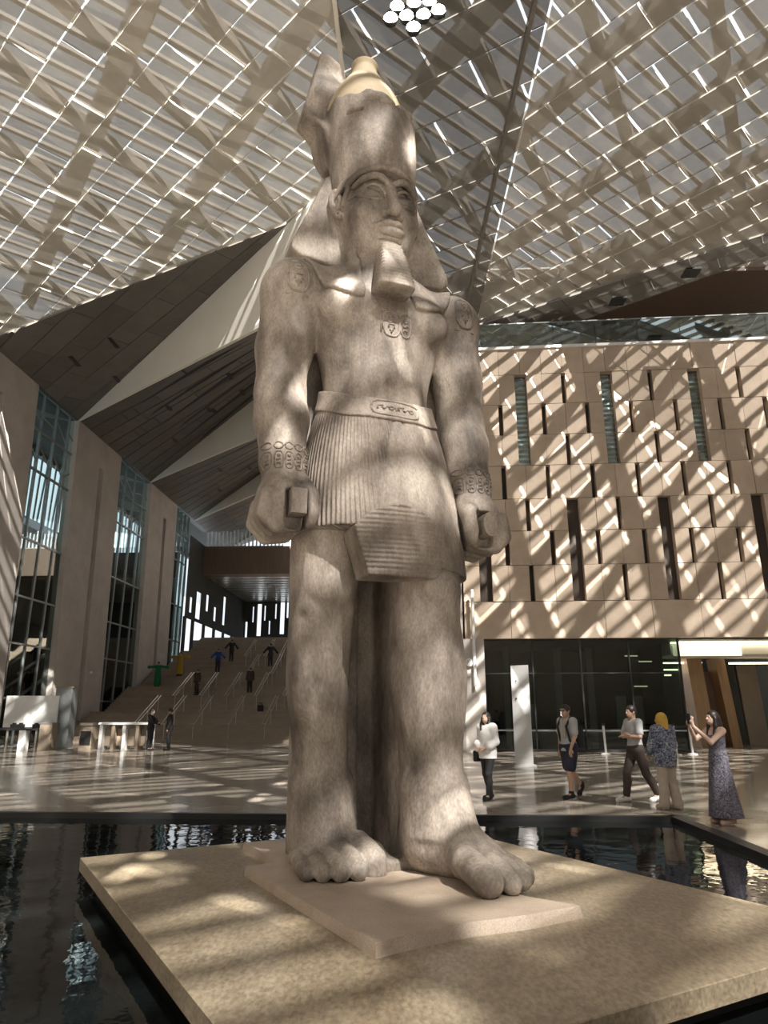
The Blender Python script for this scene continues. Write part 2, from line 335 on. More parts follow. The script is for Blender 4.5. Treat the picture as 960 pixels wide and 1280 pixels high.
def bay(s0, s1, z0=0., z1=18.6, cols=4, rows=(2.3, 5.0, 7.4, 10.4, 14.2, 16.4)):
    d = -20.3; lv = [z0] + [r for r in rows if r > z0] + [z1]
    for i in range(cols):
        a, b = s0 + (s1 - s0) * i / cols, s0 + (s1 - s0) * (i + 1) / cols
        for j in range(len(lv) - 1):
            MB().box((d - .02, a + .04, lv[j] + .04), (d, b - .04, lv[j + 1] - .04), LF).build('glass_pane', 'glassdark' if lv[j + 1] < 11 else 'glass', wall_l)
    for i in range(cols + 1):
        a = s0 + (s1 - s0) * i / cols; MB().box((d - .1, a - .05, z0), (d + .06, a + .05, z1), LF).build('mullion', 'mullion', wall_l)
    for z in lv: MB().box((d - .08, s0, z - .05), (d + .05, s1, z + .05), LF).build('transom', 'mullion', wall_l)
    for i in range(cols):   # short slanting bars of the upper lights
        a, b = s0 + (s1 - s0) * i / cols, s0 + (s1 - s0) * (i + 1) / cols
        for zz in (15.2, 17.2):
            sl = random.uniform(-.7, .7); MB().tube([LF(d, a, zz + sl), LF(d, b, zz - sl)], .04, 6).build('slant_bar', 'mullion', wall_l)
bay(20.8, 26.2); bay(33.2, 39.0); bay(44.4, 51.0); bay(56.2, 60.4, z0=3.0, cols=4)
# outer facade behind the glass: dark wall with a tall daylight band and white fins, and a gallery floor inside
fac = MB()
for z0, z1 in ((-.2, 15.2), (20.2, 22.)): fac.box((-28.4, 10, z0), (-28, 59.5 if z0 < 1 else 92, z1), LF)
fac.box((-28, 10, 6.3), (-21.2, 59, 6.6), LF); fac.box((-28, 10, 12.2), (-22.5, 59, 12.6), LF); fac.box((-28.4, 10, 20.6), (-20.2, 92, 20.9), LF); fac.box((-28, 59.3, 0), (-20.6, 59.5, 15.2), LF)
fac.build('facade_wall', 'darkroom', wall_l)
for i in range(110):
    s = 14 + i * .7; t = random.uniform(-.25, .25)
    MB().prism([LF(-27.9, s + t, 15.2), LF(-27.9, s + t + .22, 15.2), LF(-27.9, s - t + .22, 20.3), LF(-27.9, s - t, 20.3)], -nL * .05).build('facade_fin', 'finwhite', wall_l)
for (s, z, w) in [(36.6, 8.2, .9), (37.6, 8.1, .8), (36.2, 8.9, .5), (48, 9.6, .7), (49.2, 9.1, .7)]:
    MB().box((-23.3, s - w / 2, z), (-23.15, s + w / 2, z + .08), LF).build('strip_lamp', 'lightstrip', wall_l)
for (s, z) in [(37.2, 4.3), (38.4, 4.3), (39.6, 4.2), (38.2, 3.0), (39.6, 2.9), (50, 4.5), (51.5, 4.5)]:
    MB().box((-26.9, s * 1.1 - .45, z), (-26.8, s * 1.1 + .45, z + 1.3), LF).build('display_panel', 'greyconc', wall_l)

MB().box((-20.8, 8, 18.78), (-19.7, 66, 21.), LF).build('sun_leak_cap', 'black', wall_l)  # hidden cap added to stop sun leaking in over the piers
# ---- deep back of the hall: beam, louvred soffit, slit-window wall and daylight openings
wall_b = tag(empty('wall_back'), 'back of the hall above the stairs with slit windows', None, kind='structure')
MB().box((-20, 64.5, 14.2), (1.2, 66, 16.9), LF).build('beam', 'brown', wall_b)
MB().box((-20, 65.2, 16.9), (1.2, 65.4, 17.1), LF).build('beam_cap', 'white', wall_b)
for i in range(56):
    a = -20 + i * .37; MB().box((a, 65.2, 17.0), (a + .13, 65.35, 18.5 + (i % 3) * .15), LF).build('clerestory_fin', 'finwhite', wall_b)
for i in range(12):
    s = 66.2 + i * 1.35; MB().box((-20, s, 14.25 - i * .0), (1.2, s + .95, 14.5), LF).build('louvre', 'steelrail', wall_b)
sw = MB(); slits = [(-19.75, .3, 10, 11.9), (-19, .2, 11.8, 13.7), (-18.25, .55, 10.2, 14.0), (-17.6, .2, 12, 13.8), (-17, .2, 10.4, 12), (-16.3, .2, 12.2, 14), (-15.5, .55, 10.4, 14.2), (-14.9, .25, 12.3, 14.2), (-14.2, .3, 10.6, 12.4)]
def wall_with_slits(fr, a0, a1, z0, z1, sl, th=.4):
    mb = MB(); cur = a0
    for (c, w, b, t) in sorted(sl):
        mb.box((cur, 0, z0), (c - w / 2, th, z1), fr); mb.box((c - w / 2, 0, z0), (c + w / 2, th, b), fr); mb.box((c - w / 2, 0, t), (c + w / 2, th, z1), fr); cur = c + w / 2
    mb.box((cur, 0, z0), (a1, th, z1), fr); return mb
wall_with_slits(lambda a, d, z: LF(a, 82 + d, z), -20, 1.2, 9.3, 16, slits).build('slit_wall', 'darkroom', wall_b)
for a in (-19.5, -14.2, -9.3, -4.5, 0.4): MB().box((a - .3, 82, 0), (a + .3, 82.5, 9.4), LF).build('column', 'darkroom', wall_b)
MB().box((-16, 79, 9.0), (-11.5, 79.3, 9.25), LF).build('hanging_bar', 'black', wall_b); MB().box((-9, 76, 9.3), (-3, 76.3, 9.5), LF).build('hanging_bar', 'black', wall_b)
sl2 = [(61.8, .7, 10.2, 11.6), (64, 1.4, 9.9, 12.4), (66.8, .8, 11.0, 12.6), (69.6, .8, 10.4, 11.8), (73, .9, 10.4, 13.4)]
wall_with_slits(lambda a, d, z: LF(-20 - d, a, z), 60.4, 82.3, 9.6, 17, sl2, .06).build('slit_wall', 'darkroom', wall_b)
for a in (60.3, 62.6, 66, 69.5, 73, 76.5, 80): MB().box((-20.15, a, 0), (-20, a + .6, 9.7), LF).build('column', 'darkroom', wall_b)
MB().box((1.0, 31.4, 0), (1.3, 84, 21), LF).build('side_wall', 'pier', wall_b)
MB().box((-20, 66, 15.2), (1.2, 84, 15.5), LF).build('sky_block_slab', 'darkroom', wall_b)  # unseen slab added to keep bright sky out of the louvre gaps
MB().box((-20, 66, 7.6), (1.2, 84, 8.2), LF).build('upper_floor', 'stair', wall_b)
MB().box((-20.5, 64.4, 0), (1.2, 66, 8.0), LF).build('retaining_wall', 'stair', wall_b)

# ---- right wall of sandstone panels with narrow slits
AU = 1.0325; U0 = 2.17
ZR = [4.75, 6.40, 8.05, 9.65, 11.20, 12.85, 14.40, 16.00, 17.60, 19.00]
wall_r = MB().box((.95, 31.9, 4.75), (24, 32.4, 19.0), RF).build('wall_right', 'recess'); tag(wall_r, 'right wall of sandstone panels with narrow dark slits', kind='structure')
def slit_at(row, m):   # row 1 = band above the glass ... 9 = top row
    if row in (3, 5, 7): return .2 if m % 2 == 1 else 0
    if row in (6, 8): return .2 if m % 4 == 0 else (.56 if m % 4 == 2 else 0)
    if row in (2, 4): return .2 if m % 4 == 2 else (.56 if m % 4 == 0 else 0)
    return 0
def slit_full(row, m):
    w = slit_at(row, m)
    if row == 7 and m % 4 == 2: w = .56
    if row == 3 and m % 4 == 0: w = .56
    return w
for row in range(1, 10):
    z0, z1 = ZR[row - 1], ZR[row]
    for m in range(-1, 21):
        a = U0 + m * AU; b = a + AU
        if row == 1 and (m % 2 == 0): continue
        if row == 1: b = a + 2 * AU
        wl = slit_full(row, m) / 2; wr = slit_full(row, m + (2 if row == 1 else 1)) / 2
        p = random.uniform(-.02, .02)
        a_ = max(a + wl + .008, 1.0)
        if b - wr - .008 < 1.1: continue
        MB().box((a_, 31.5 + p, z0 + .012), (b - wr - .008, 31.86, z1 - .012), RF).build('stone_panel', 'sand', wall_r)
for m in range(2, 20, 4):      # louvred windows deep in the long upper slits
    a = U0 + m * AU; sp_ = MB().box((a - .27, 31.84, 12.9), (a + .27, 31.88, 17.55), RF); sp_ = sp_.build('slit_pane', 'glassclear', wall_r)
    for k in range(18): MB().box((a - .27, 31.86, 13 + k * .25), (a + .27, 31.90, 13.1 + k * .25), RF).build('slit_louvre', 'mullion', sp_)
# stone return at the left end, down to the floor
MB().box((.75, 31.3, 0), (1.95, 32.6, 4.74), RF).build('stone_return', 'pier', wall_r)
MB().box((.35, 31.3, 0), (1.05, 32.6, 19.2), RF).build('stone_return', 'pier', wall_r)
# white rail, glass balustrade and brown wall above
MB().box((1.5, 31.42, 18.98), (24, 31.62, 19.12), RF).build('trim_3', 'white'); tag(bpy.data.objects['trim_3'], 'white ledge along the top of the sandstone wall', kind='structure')
MB().box((1.0, 31.6, 18.7), (24, 42, 19.0), RF).build('gallery_floor', 'brown', wall_r)
bal = tag(empty('glass_balustrade', RF(8, 31.6, 19.1)), 'glass balustrade above the sandstone wall', 'balustrade')
for i in range(11):
    a = 1.9 + i * 2.05; MB().box((a + .015, 31.6, 19.12), (a + 2.035, 31.63, 20.45), RF).build('glass_panel', 'glassclear', bal)
MB().box((1.85, 31.56, 20.45), (24, 31.67, 20.5), RF).build('top_rail', 'mullion', bal)
MB().box((1.75, 31.3, 19.0), (1.95, 31.8, 20.8), RF).build('end_post', 'black', bal)
wu = MB().box((1, 39, 18.7), (30, 39.3, 26), RF).build('wall_upper', 'brown'); tag(wu, 'brown timber lined wall behind the glass balustrade', kind='structure')

# ---- dark glass front and lit lobby under the right wall
w1 = tag(empty('window_1'), 'dark glass shopfront under the sandstone wall', None, kind='structure')
cols = [1.97, 4.1, 6.2, 8.3, 10.45]
for i in range(4):
    for z0, z1 in ((0.08, .85), (.9, 3.25), (3.3, 4.72)):
        MB().box((cols[i] + .02, 31.95, z0), (cols[i + 1] - .02, 31.98, z1), RF).build('glass_pane', 'glassdark', w1)
for c in cols: MB().box((c - .03, 31.9, 0), (c + .03, 32.05, 4.75), RF).build('mullion', 'black', w1)
MB().box((1.97, 31.85, 0), (10.45, 32.05, .1), RF).build('sill', 'black', w1); MB().box((1.97, 31.92, 3.25), (10.45, 32.0, 3.3), RF).build('transom', 'black', w1)
MB().box((1.97, 31.92, .84), (10.45, 32.0, .9), RF).build('transom', 'mullion', w1)
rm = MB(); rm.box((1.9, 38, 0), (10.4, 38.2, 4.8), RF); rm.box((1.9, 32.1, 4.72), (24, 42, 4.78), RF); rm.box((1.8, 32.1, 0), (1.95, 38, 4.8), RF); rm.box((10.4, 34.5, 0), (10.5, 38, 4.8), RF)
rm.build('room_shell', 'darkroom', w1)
for (u, d, w, z0, z1) in [(3.2, 35, .25, 0, 4.7), (5.6, 34.5, .3, 1.2, 4.6), (7.4, 36, .3, 0, 4.7), (8.9, 36.5, .5, .8, 2.4), (9.7, 36.5, .5, .8, 2.4), (4.6, 36.5, .35, .3, 2.0), (6.5, 36.6, .6, .3, 1.3)]:
    MB().box((u - w / 2, d, z0), (u + w / 2, d + .2, z1), RF).build('interior_column', 'greyconc', w1)
for (u, d, z) in [(9.2, 35, 4.2), (9.7, 34.5, 3.9), (9.3, 34.2, 2.75)]: MB().box((u - .3, d, z), (u + .3, d + .06, z + .06), RF).build('strip_lamp', 'lightpanel', w1)
lobby = tag(empty('wall_lobby'), 'lit timber lobby beside the dark glass front', None, kind='structure')
MB().box((10.5, 41.5, 0), (24, 42, 4.8), RF).build('back_wall', 'darkroom', lobby)
MB().box((10.5, 33.2, 4.15), (24, 36, 4.7), RF).build('bulkhead', 'cream', lobby)
MB().box((10.5, 33.0, 4.62), (24, 33.12, 4.70), RF).build('strip_lamp', 'lightstrip', lobby)
MB().box((10.6, 33.15, 4.08), (13.6, 33.2, 4.55), RF).build('light_panel', 'lightpanel', lobby)
for (u0, u1, d, z) in [(11.0, 13.0, 36.5, 3.95), (10.9, 12.3, 38, 3.7), (14.2, 17.0, 36.2, 3.9), (11.2, 12.4, 39.5, 3.5)]:
    MB().box((u0, d, z), (u1, d + .12, z + .07), RF).build('strip_lamp', 'lightstrip', lobby)
def lean_pillar(u, d, w, dep, lean, m, h=4.2, name='timber_pillar'):
    p = [(u, d), (u + w, d), (u + w, d + dep), (u, d + dep)]
    MB().hexa([RF(a + lean, b, 0) for a, b in p] + [RF(a, b, h) for a, b in p]).build(name, m, lobby)
lean_pillar(12.1, 36.0, .7, 1.5, .25, 'wood'); lean_pillar(13.6, 36.4, .45, 1.2, .35, 'wood'); lean_pillar(12.8, 37.4, .9, .3, .3, 'brown', 3.6, 'timber_door')
lean_pillar(16.3, 35.2, 1.0, 1.6, .3, 'wood'); lean_pillar(14.4, 39, 1.0, .3, .2, 'darkroom', 4.2, 'timber_door'); lean_pillar(15.6, 39, 1.0, .3, .2, 'stair', 4.2, 'timber_door'); lean_pillar(18.4, 36, 1.2, 1.6, .3, 'wood')

# ---- stairs: five flights with landings
stair = tag(empty('floor_stairs', LF(-8, 40, 0)), 'broad brown stone staircase rising in five flights', kind='structure')
zz, ss = 0., 40.
for fl_ in range(5):
    l0 = -19.7
    for k in range(11):
        z0 = zz + k * .15
        MB().box((l0, ss + k * .32, max(0, z0 - .6)), (.98, ss + k * .32 + (.36 if k < 10 else 2.2), z0 + .15), LF).build('step', 'stair', stair)
    zz += 1.65; ss += 11 * .32 + 1.8

# ---- walls beside and behind the viewer; front and side ones added to cut daylight
wf = wall_with_slits(lambda a, d, z: LF(a, -16.4 + d, z), -20, 24, 0, 12., []).build('wall_added_front', 'pier'); tag(wf, 'added stone wall behind the viewer that cuts daylight, open above', kind='structure')
ws = MB().box((24, -16.4, 0), (24.4, 33, 21), LF).build('wall_added_side', 'pier'); tag(ws, 'added limestone side wall out of view that cuts daylight', kind='structure')
MB().box((-20.6, -16.4, 0), (-20.1, 14.6, 18.6), LF).build('stone_pier', 'pier', wall_l)
# ================================================================== implicit-surface modelling
F32 = np.float32
def smin(a, b, k):
    if k <= 0: return np.minimum(a, b)
    h = np.clip(.5 + .5 * (b - a) / k, 0, 1); return b * (1 - h) + a * h - k * h * (1 - h)
def smax(a, b, k): return -smin(-a, -b, k)
class Vol:
    def __init__(s, lo, hi, h):
        s.lo = np.array(lo, float); s.h = h; s.ax = [np.arange(a, b + h, h).astype(F32) for a, b in zip(lo, hi)]
        s.f = np.full([len(a) for a in s.ax], 9., F32)
    def like(s, f): v = Vol.__new__(Vol); v.lo, v.h, v.ax, v.f = s.lo, s.h, s.ax, f; return v
    def grid(s): return s.ax[0][:, None, None], s.ax[1][None, :, None], s.ax[2][None, None, :]
    def _sl(s, lo, hi, m):
        return tuple(slice(max(0, int((lo[i] - m - s.lo[i]) / s.h)), max(0, int((hi[i] + m - s.lo[i]) / s.h) + 2)) for i in range(3))
    def op(s, fn, lo, hi, k=.0, mode='u'):
        sl = s._sl(lo, hi, k + 3 * s.h)
        X, Y, Z = s.ax[0][sl[0]][:, None, None], s.ax[1][sl[1]][None, :, None], s.ax[2][sl[2]][None, None, :]
        if 0 in (X.size, Y.size, Z.size): return s
        d = fn(X, Y, Z).astype(F32); r = s.f[sl]
        s.f[sl] = smin(r, d, k) if mode == 'u' else smax(r, -d, k) if mode == 's' else smax(r, d, k)
        return s
    def cone(s, a, b, ra, rb, k=.05, mode='u', sc=(1, 1, 1)):
        a = np.array(a, float); b = np.array(b, float); R = max(ra, rb); d = b - a; L2 = float(d @ d) + 1e-12
        def fn(X, Y, Z):
            px, py, pz = X - a[0], Y - a[1], Z - a[2]; t = np.clip((px * d[0] + py * d[1] + pz * d[2]) / L2, 0, 1)
            return np.sqrt(((px - t * d[0]) / sc[0]) ** 2 + ((py - t * d[1]) / sc[1]) ** 2 + ((pz - t * d[2]) / sc[2]) ** 2) - (ra + t * (rb - ra))
        m = R * max(sc); return s.op(fn, np.minimum(a, b) - m, np.maximum(a, b) + m, k, mode)
    def chain(s, pts, rs, k=.05, mode='u'):
        for i in range(len(pts) - 1): s.cone(pts[i], pts[i + 1], rs[i], rs[i + 1], k, mode)
        return s
    def curve(s, pts, rs, k=.05, mode='u', n=4):
        P = [np.array(p, float) for p in pts]; Q = []; R = []
        for i in range(len(P) - 1):
            a, b, c, d = P[max(i - 1, 0)], P[i], P[i + 1], P[min(i + 2, len(P) - 1)]
            for j in range(n):
                t = j / n; Q.append(.5 * (2 * b + (c - a) * t + (2 * a - 5 * b + 4 * c - d) * t * t + (3 * b - a - 3 * c + d) * t ** 3)); R.append(rs[i] + (rs[i + 1] - rs[i]) * t)
        return s.chain(Q + [P[-1]], R + [rs[-1]], k, mode)
    def ell(s, c, r, k=.05, mode='u', rot=None):
        c = np.array(c, float); r = np.array(r, float); mr = r.min()
        Rm = np.array(rot.to_matrix()).T if rot is not None else None
        def fn(X, Y, Z):
            x, y, z = X - c[0], Y - c[1], Z - c[2]
            if Rm is not None: x, y, z = (Rm[i, 0] * x + Rm[i, 1] * y + Rm[i, 2] * z for i in range(3))
            k0 = np.sqrt((x / r[0]) ** 2 + (y / r[1]) ** 2 + (z / r[2]) ** 2); k1 = np.sqrt((x / r[0] ** 2) ** 2 + (y / r[1] ** 2) ** 2 + (z / r[2] ** 2) ** 2)
            return k0 * (k0 - 1) / np.maximum(k1, 1e-6)
        m = r if rot is None else np.array([r.max()] * 3); return s.op(fn, c - m, c + m, k, mode)
    def box(s, c, hf, rd=.02, k=.0, mode='u', rot=None):
        c = np.array(c, float); hf = np.array(hf, float); Rm = np.array(rot.to_matrix()).T if rot is not None else None
        def fn(X, Y, Z):
            x, y, z = X - c[0], Y - c[1], Z - c[2]
            if Rm is not None: x, y, z = (Rm[i, 0] * x + Rm[i, 1] * y + Rm[i, 2] * z for i in range(3))
            qx, qy, qz = np.abs(x) - hf[0] + rd, np.abs(y) - hf[1] + rd, np.abs(z) - hf[2] + rd
            return np.sqrt(np.maximum(qx, 0) ** 2 + np.maximum(qy, 0) ** 2 + np.maximum(qz, 0) ** 2) + np.minimum(np.maximum(np.maximum(qx, qy), qz), 0) - rd
        m = hf if rot is None else np.array([np.linalg.norm(hf)] * 3); return s.op(fn, c - m, c + m, k, mode)
    def loft(s, keys, k=.05, mode='u', p=2., cap=0.):
        """keys rows: z, cx, cy, rx, ry"""
        K = np.array(sorted(keys), float); z0, z1 = K[0, 0], K[-1, 0]
        def ip(z, j):   # smooth (catmull) interpolation
            i = np.clip(np.searchsorted(K[:, 0], z) - 1, 0, len(K) - 2); t = np.clip((z - K[i, 0]) / (K[i + 1, 0] - K[i, 0]), 0, 1)
            g = np.gradient(K[:, j], K[:, 0]); hh = K[i + 1, 0] - K[i, 0]
            return (2 * t ** 3 - 3 * t ** 2 + 1) * K[i, j] + (t ** 3 - 2 * t ** 2 + t) * hh * g[i] + (3 * t ** 2 - 2 * t ** 3) * K[i + 1, j] + (t ** 3 - t ** 2) * hh * g[i + 1]
        def fn(X, Y, Z):
            z = Z.ravel(); cx, cy, rx, ry = (ip(z, j)[None, None, :].astype(F32) for j in (1, 2, 3, 4))
            q = (np.abs((X - cx) / rx) ** p + np.abs((Y - cy) / ry) ** p) ** (1 / p); d = (q - 1) * np.minimum(rx, ry)
            return smax(d, np.maximum(z0 - Z, Z - z1), cap)
        mx = (np.abs(K[:, 3]).max(), np.abs(K[:, 4]).max())
        return s.op(fn, (K[:, 1].min() - mx[0], K[:, 2].min() - mx[1], z0), (K[:, 1].max() + mx[0], K[:, 2].max() + mx[1], z1), k, mode)
    def mesh(s):
        f = s.f; ins = f < 0; n = np.array(f.shape); c = np.zeros(n - 1, np.int8)
        cor = [(i, j, k) for i in (0, 1) for j in (0, 1) for k in (0, 1)]
        sub = lambda A, o: A[o[0]:o[0] + n[0] - 1, o[1]:o[1] + n[1] - 1, o[2]:o[2] + n[2] - 1]
        for o in cor: c += sub(ins, o)
        msk = (c > 0) & (c < 8); ci = np.argwhere(msk)
        if not len(ci): return np.zeros((0, 3)), np.zeros((0, 4), int)
        idx = np.full(c.shape, -1, np.int32); idx[msk] = np.arange(len(ci))
        val = np.stack([f[ci[:, 0] + o[0], ci[:, 1] + o[1], ci[:, 2] + o[2]] for o in cor], 1)
        acc = np.zeros((len(ci), 3)); cnt = np.zeros(len(ci))
        for a in range(8):
            for b in range(a + 1, 8):
                da = np.array(cor[b]) - np.array(cor[a])
                if np.abs(da).sum() != 1: continue
                va, vb = val[:, a], val[:, b]; cr = (va < 0) != (vb < 0); t = np.where(cr, va / np.where(va == vb, 1, va - vb), 0)
                acc += np.where(cr[:, None], np.array(cor[a]) + t[:, None] * da, 0); cnt += cr
        P = (ci + acc / cnt[:, None]) * s.h + s.lo; Q = []
        for ax in range(3):
            a1, a2 = [(1, 2), (2, 0), (0, 1)][ax]
            lo_ = [slice(None)] * 3; hi_ = [slice(None)] * 3; lo_[ax] = slice(0, n[ax] - 1); hi_[ax] = slice(1, n[ax])
            A, Bm = ins[tuple(lo_)], ins[tuple(hi_)]; E = np.argwhere(A != Bm)
            E = E[(E[:, a1] > 0) & (E[:, a1] < n[a1] - 1) & (E[:, a2] > 0) & (E[:, a2] < n[a2] - 1)]
            if not len(E): continue
            fl = A[E[:, 0], E[:, 1], E[:, 2]]
            def g(d1, d2): e = E.copy(); e[:, a1] += d1; e[:, a2] += d2; return idx[e[:, 0], e[:, 1], e[:, 2]]
            q = np.stack([g(-1, -1), g(0, -1), g(0, 0), g(-1, 0)], 1); q[~fl] = q[~fl][:, ::-1]; Q.append(q)
        return P, np.concatenate(Q)
    def build(s, name, m, parent=None, smooth=1):
        P, Q = s.mesh(); me = bpy.data.meshes.new(name)
        me.vertices.add(len(P)); me.vertices.foreach_set('co', P.astype(F32).ravel()); nq = len(Q)
        me.loops.add(nq * 4); me.loops.foreach_set('vertex_index', Q.astype(np.int32).ravel())
        me.polygons.add(nq); me.polygons.foreach_set('loop_start', np.arange(0, nq * 4, 4, dtype=np.int32)); me.polygons.foreach_set('loop_total', np.full(nq, 4, np.int32))
        me.polygons.foreach_set('use_smooth', np.ones(nq, bool)); me.update(calc_edges=True); me.validate()
        me.materials.append(MT[m] if isinstance(m, str) else m); o = bpy.data.objects.new(name, me); COL.objects.link(o)
        if parent: o.parent = parent
        return o
def poly2d(P, X, Z):
    """signed distance to polygon in two broadcast coordinate arrays"""
    d = None; s = None; n = len(P)
    for i in range(n):
        ax, az = P[i]; bx, bz = P[i - 1]; ex, ez = bx - ax, bz - az; wx, wz = X - ax, Z - az
        t = np.clip((wx * ex + wz * ez) / (ex * ex + ez * ez), 0, 1); q = (wx - ex * t) ** 2 + (wz - ez * t) ** 2
        d = q if d is None else np.minimum(d, q)
        c1, c2, c3 = Z >= az, Z < bz, ex * wz > ez * wx
        fl = (c1 & c2 & c3) | (~c1 & ~c2 & ~c3); s = np.where(fl, -1., 1.) if s is None else np.where(fl, -s, s)
    return np.sqrt(d) * s

# ================================================================== PODIUM
L_, K_, F_ = Vector((-3.14, 7.90, 0)), Vector((.65, 10.06, 0)), Vector((-.39, 3.17, 0)); R_ = K_ + F_ - L_
pod = tag(empty('podium', (L_ + R_) / 2 + Vector((0, 0, -.5))), 'broad polished beige stone podium standing in the pool', 'podium')
def quad_in(t): c = (L_ + R_) / 2; return [c + (p - c) * t for p in (L_, F_, R_, K_)]
def slab(t0, t1, z0, z1, name, m):
    a = [p + Vector((0, 0, z0)) for p in quad_in(t0)]; b = [p + Vector((0, 0, z1)) for p in quad_in(t1)]
    return MB().hexa(a + b).build(name, m, pod)
slab(1., 1., .08, .195, 'slab', 'podium'); slab(1., .997, .195, .2, 'slab_edge', 'podium'); slab(.93, .93, -.5, .08, 'shadow_plinth', 'black')  # black base colours in the shadow gap beneath the slab
# ================================================================== STATUE
SA = math.radians(22); O_ = Vector((-.1, 7.1, 0))
statue = tag(empty('pharaoh_statue', (O_.x, O_.y, .2), math.pi + SA), 'colossal striding stone pharaoh statue with tall broken crown on podium', 'statue')
def ST(o): o.location.z -= .2; return o      # parts are modelled with z measured from the hall floor
# ---- body: torso, arms, fists, legs, feet, one continuous surface
B = Vol((-1.62, -1.15, .24), (1.62, 1.75, 7.0), .021)
B.loft([(4.1, 0, .02, .66, .44), (4.6, 0, .02, .62, .41), (5.0, 0, .02, .60, .37), (5.4, 0, .02, .68, .40), (5.8, 0, .0, .80, .43), (6.1, 0, -.02, .86, .40), (6.32, 0, -.03, .80, .33), (6.5, 0, -.03, .55, .27)], 0, cap=.1)
for sx in (1, -1):
    B.ell((sx * .40, .29, 5.87), (.37, .165, .25), .10)
    B.ell((sx * .98, -.02, 6.12), (.34, .34, .38), .16)
    B.chain([(sx * 1.0, -.02, 6.05), (sx * 1.05, -.03, 5.4), (sx * 1.07, .0, 4.85)], [.31, .285, .26], .1)
    B.chain([(sx * 1.07, .0, 4.85), (sx * 1.06, .06, 4.55), (sx * 1.05, .17, 4.05), (sx * 1.045, .22, 3.88)], [.26, .275, .225, .215], .08)
    # shoulder-blade side web and stone web between arm and body
    B.box((sx * .78, -.38, 4.9), (.28, .13, 1.35), .04, .05)
    # fist: back of hand, curled fingers, thumb
    X = sx * 1.04
    B.ell((X + sx * .03, .26, 3.62), (.25, .31, .27), .08)
    B.box((X + sx * .06, .30, 3.46), (.20, .26, .17), .09, .07)
    for j in range(4):   # four fingers folded across the palm, knuckles outward
        yy = .48 - j * .155
        B.chain([(X + sx * .20, yy, 3.60), (X + sx * .225, yy, 3.42), (X + sx * .12, yy, 3.31), (X - sx * .07, yy, 3.33)], [.085, .088, .083, .075], .012)
    B.chain([(X - sx * .13, .33, 3.78), (X - sx * .17, .50, 3.62), (X - sx * .175, .555, 3.43), (X - sx * .17, .545, 3.36)], [.115, .10, .085, .08], .03)
for sx in (1, -1): B.box((sx * 1.0, .62, 3.47), (.10, .17, .19), .03, .02, 's')
# neck
B.cone((0, -.02, 6.3), (0, .06, 7.0), .34, .31, .12)
# belly modelling and navel
B.ell((0, .30, 4.95), (.40, .14, .34), .14)
B.ell((0.0, .455, 4.99), (.045, .05, .04), .03, 's')
for sx in (1, -1): B.ell((sx * .52, .40, 5.78), (.03, .045, .03), .02)
# legs
B.loft([(.62, .40, -.32, .27, .36), (.95, .42, -.36, .262, .34), (1.25, .43, -.36, .27, .33), (1.6, .46, -.34, .29, .345), (1.95, .485, -.32, .315, .37), (2.3, .50, -.24, .32, .36), (2.55, .505, -.18, .325, .345), (2.78, .51, -.14, .335, .36), (3.1, .50, -.1, .36, .39), (3.7, .46, -.05, .40, .42)], .08)
B.loft([(.62, -.45, .42, .275, .37), (.95, -.45, .40, .27, .33), (1.25, -.445, .36, .285, .325), (1.6, -.44, .33, .335, .36), (1.95, -.435, .28, .375, .40), (2.3, -.43, .28, .36, .38), (2.55, -.43, .28, .355, .36), (2.78, -.43, .28, .37, .38), (3.1, -.42, .24, .39, .40), (3.7, -.38, .12, .42, .42)], .08)
for (x, y, s) in ((.50, .17, 1), (-.43, .62, -1)):   # knee caps, shin ridges
    B.ell((x, y + .0, 2.80), (.19, .125, .17), .08); B.ell((x + s * .20, y - .24, 2.0), (.12, .14, .40), .16); B.cone((x, y - .06, 2.55), (x - s * .01, (-.06 if s > 0 else .60), 1.45), .08, .04, .14)
    B.cone((x - .20, y - .12, 2.62), (x + .20, y - .12, 2.62), .05, .05, .08)
def foot(ax, ay, tips, s):
    """ankle centre ax,ay; tips: five toe tips from big to small; s=+1 statue's right foot"""
    B.ell((ax, ay - .20, .50), (.26, .30, .28), .10)
    B.cone((ax, ay - .05, .85), (ax, ay + .05, .55), .29, .29, .12)
    bx = (tips[0][0] + tips[4][0]) / 2; by = sum(t[1] for t in tips) / 5 - .66
    B.cone((ax, ay + .12, .86), (ax * .55 + bx * .45, by - .02, .50), .22, .20, .16)
    B.cone((ax, ay, .48), (bx, by + .05, .42), .25, .235, .12, sc=(1, 1, .8))
    for i, (tx, ty) in enumerate(tips):
        r = (.125, .088, .082, .077, .07)[i]; kx = ax * .25 + bx * .3 + tx * .45; ky = by + .05 + (ty - by) * .1
        B.cone((kx, ky, .47 - i * .015), (tx, ty - r - .36, .45 - i * .012), .14, r * 1.0, .03)
        B.chain([(tx * .94 + kx * .06, ty - r - .36, .47 - i * .015), (tx, ty - r - .14, .425 - i * .012), (tx, ty - r, .28 + r * .9)], [r * .95, r * .98, r], .010)
    for i in range(4):   # clefts between the toes
        (x0, y0), (x1, y1) = tips[i], tips[i + 1]; w0, w1 = (.125, .088, .082, .077, .07)[i], (.125, .088, .082, .077, .07)[i + 1]
        mx = (x0 * w1 + x1 * w0) / (w0 + w1); my = min(y0, y1); B.chain([(mx * .97 + ax * .03, my - .40, .615), (mx, my - .24, .55), (mx, my - .08, .49), (mx, my + .03, .38), (mx, my + .05, .29)], [.012, .022, .026, .028, .026], .015, 's')
    for sx in (1, -1): B.ell((ax + sx * .22, ay + .02, .98), (.10, .13, .12), .08)
foot(.42, -.34, [(.14, .47), (.335, .60), (.49, .60), (.63, .54), (.75, .45)], 1)
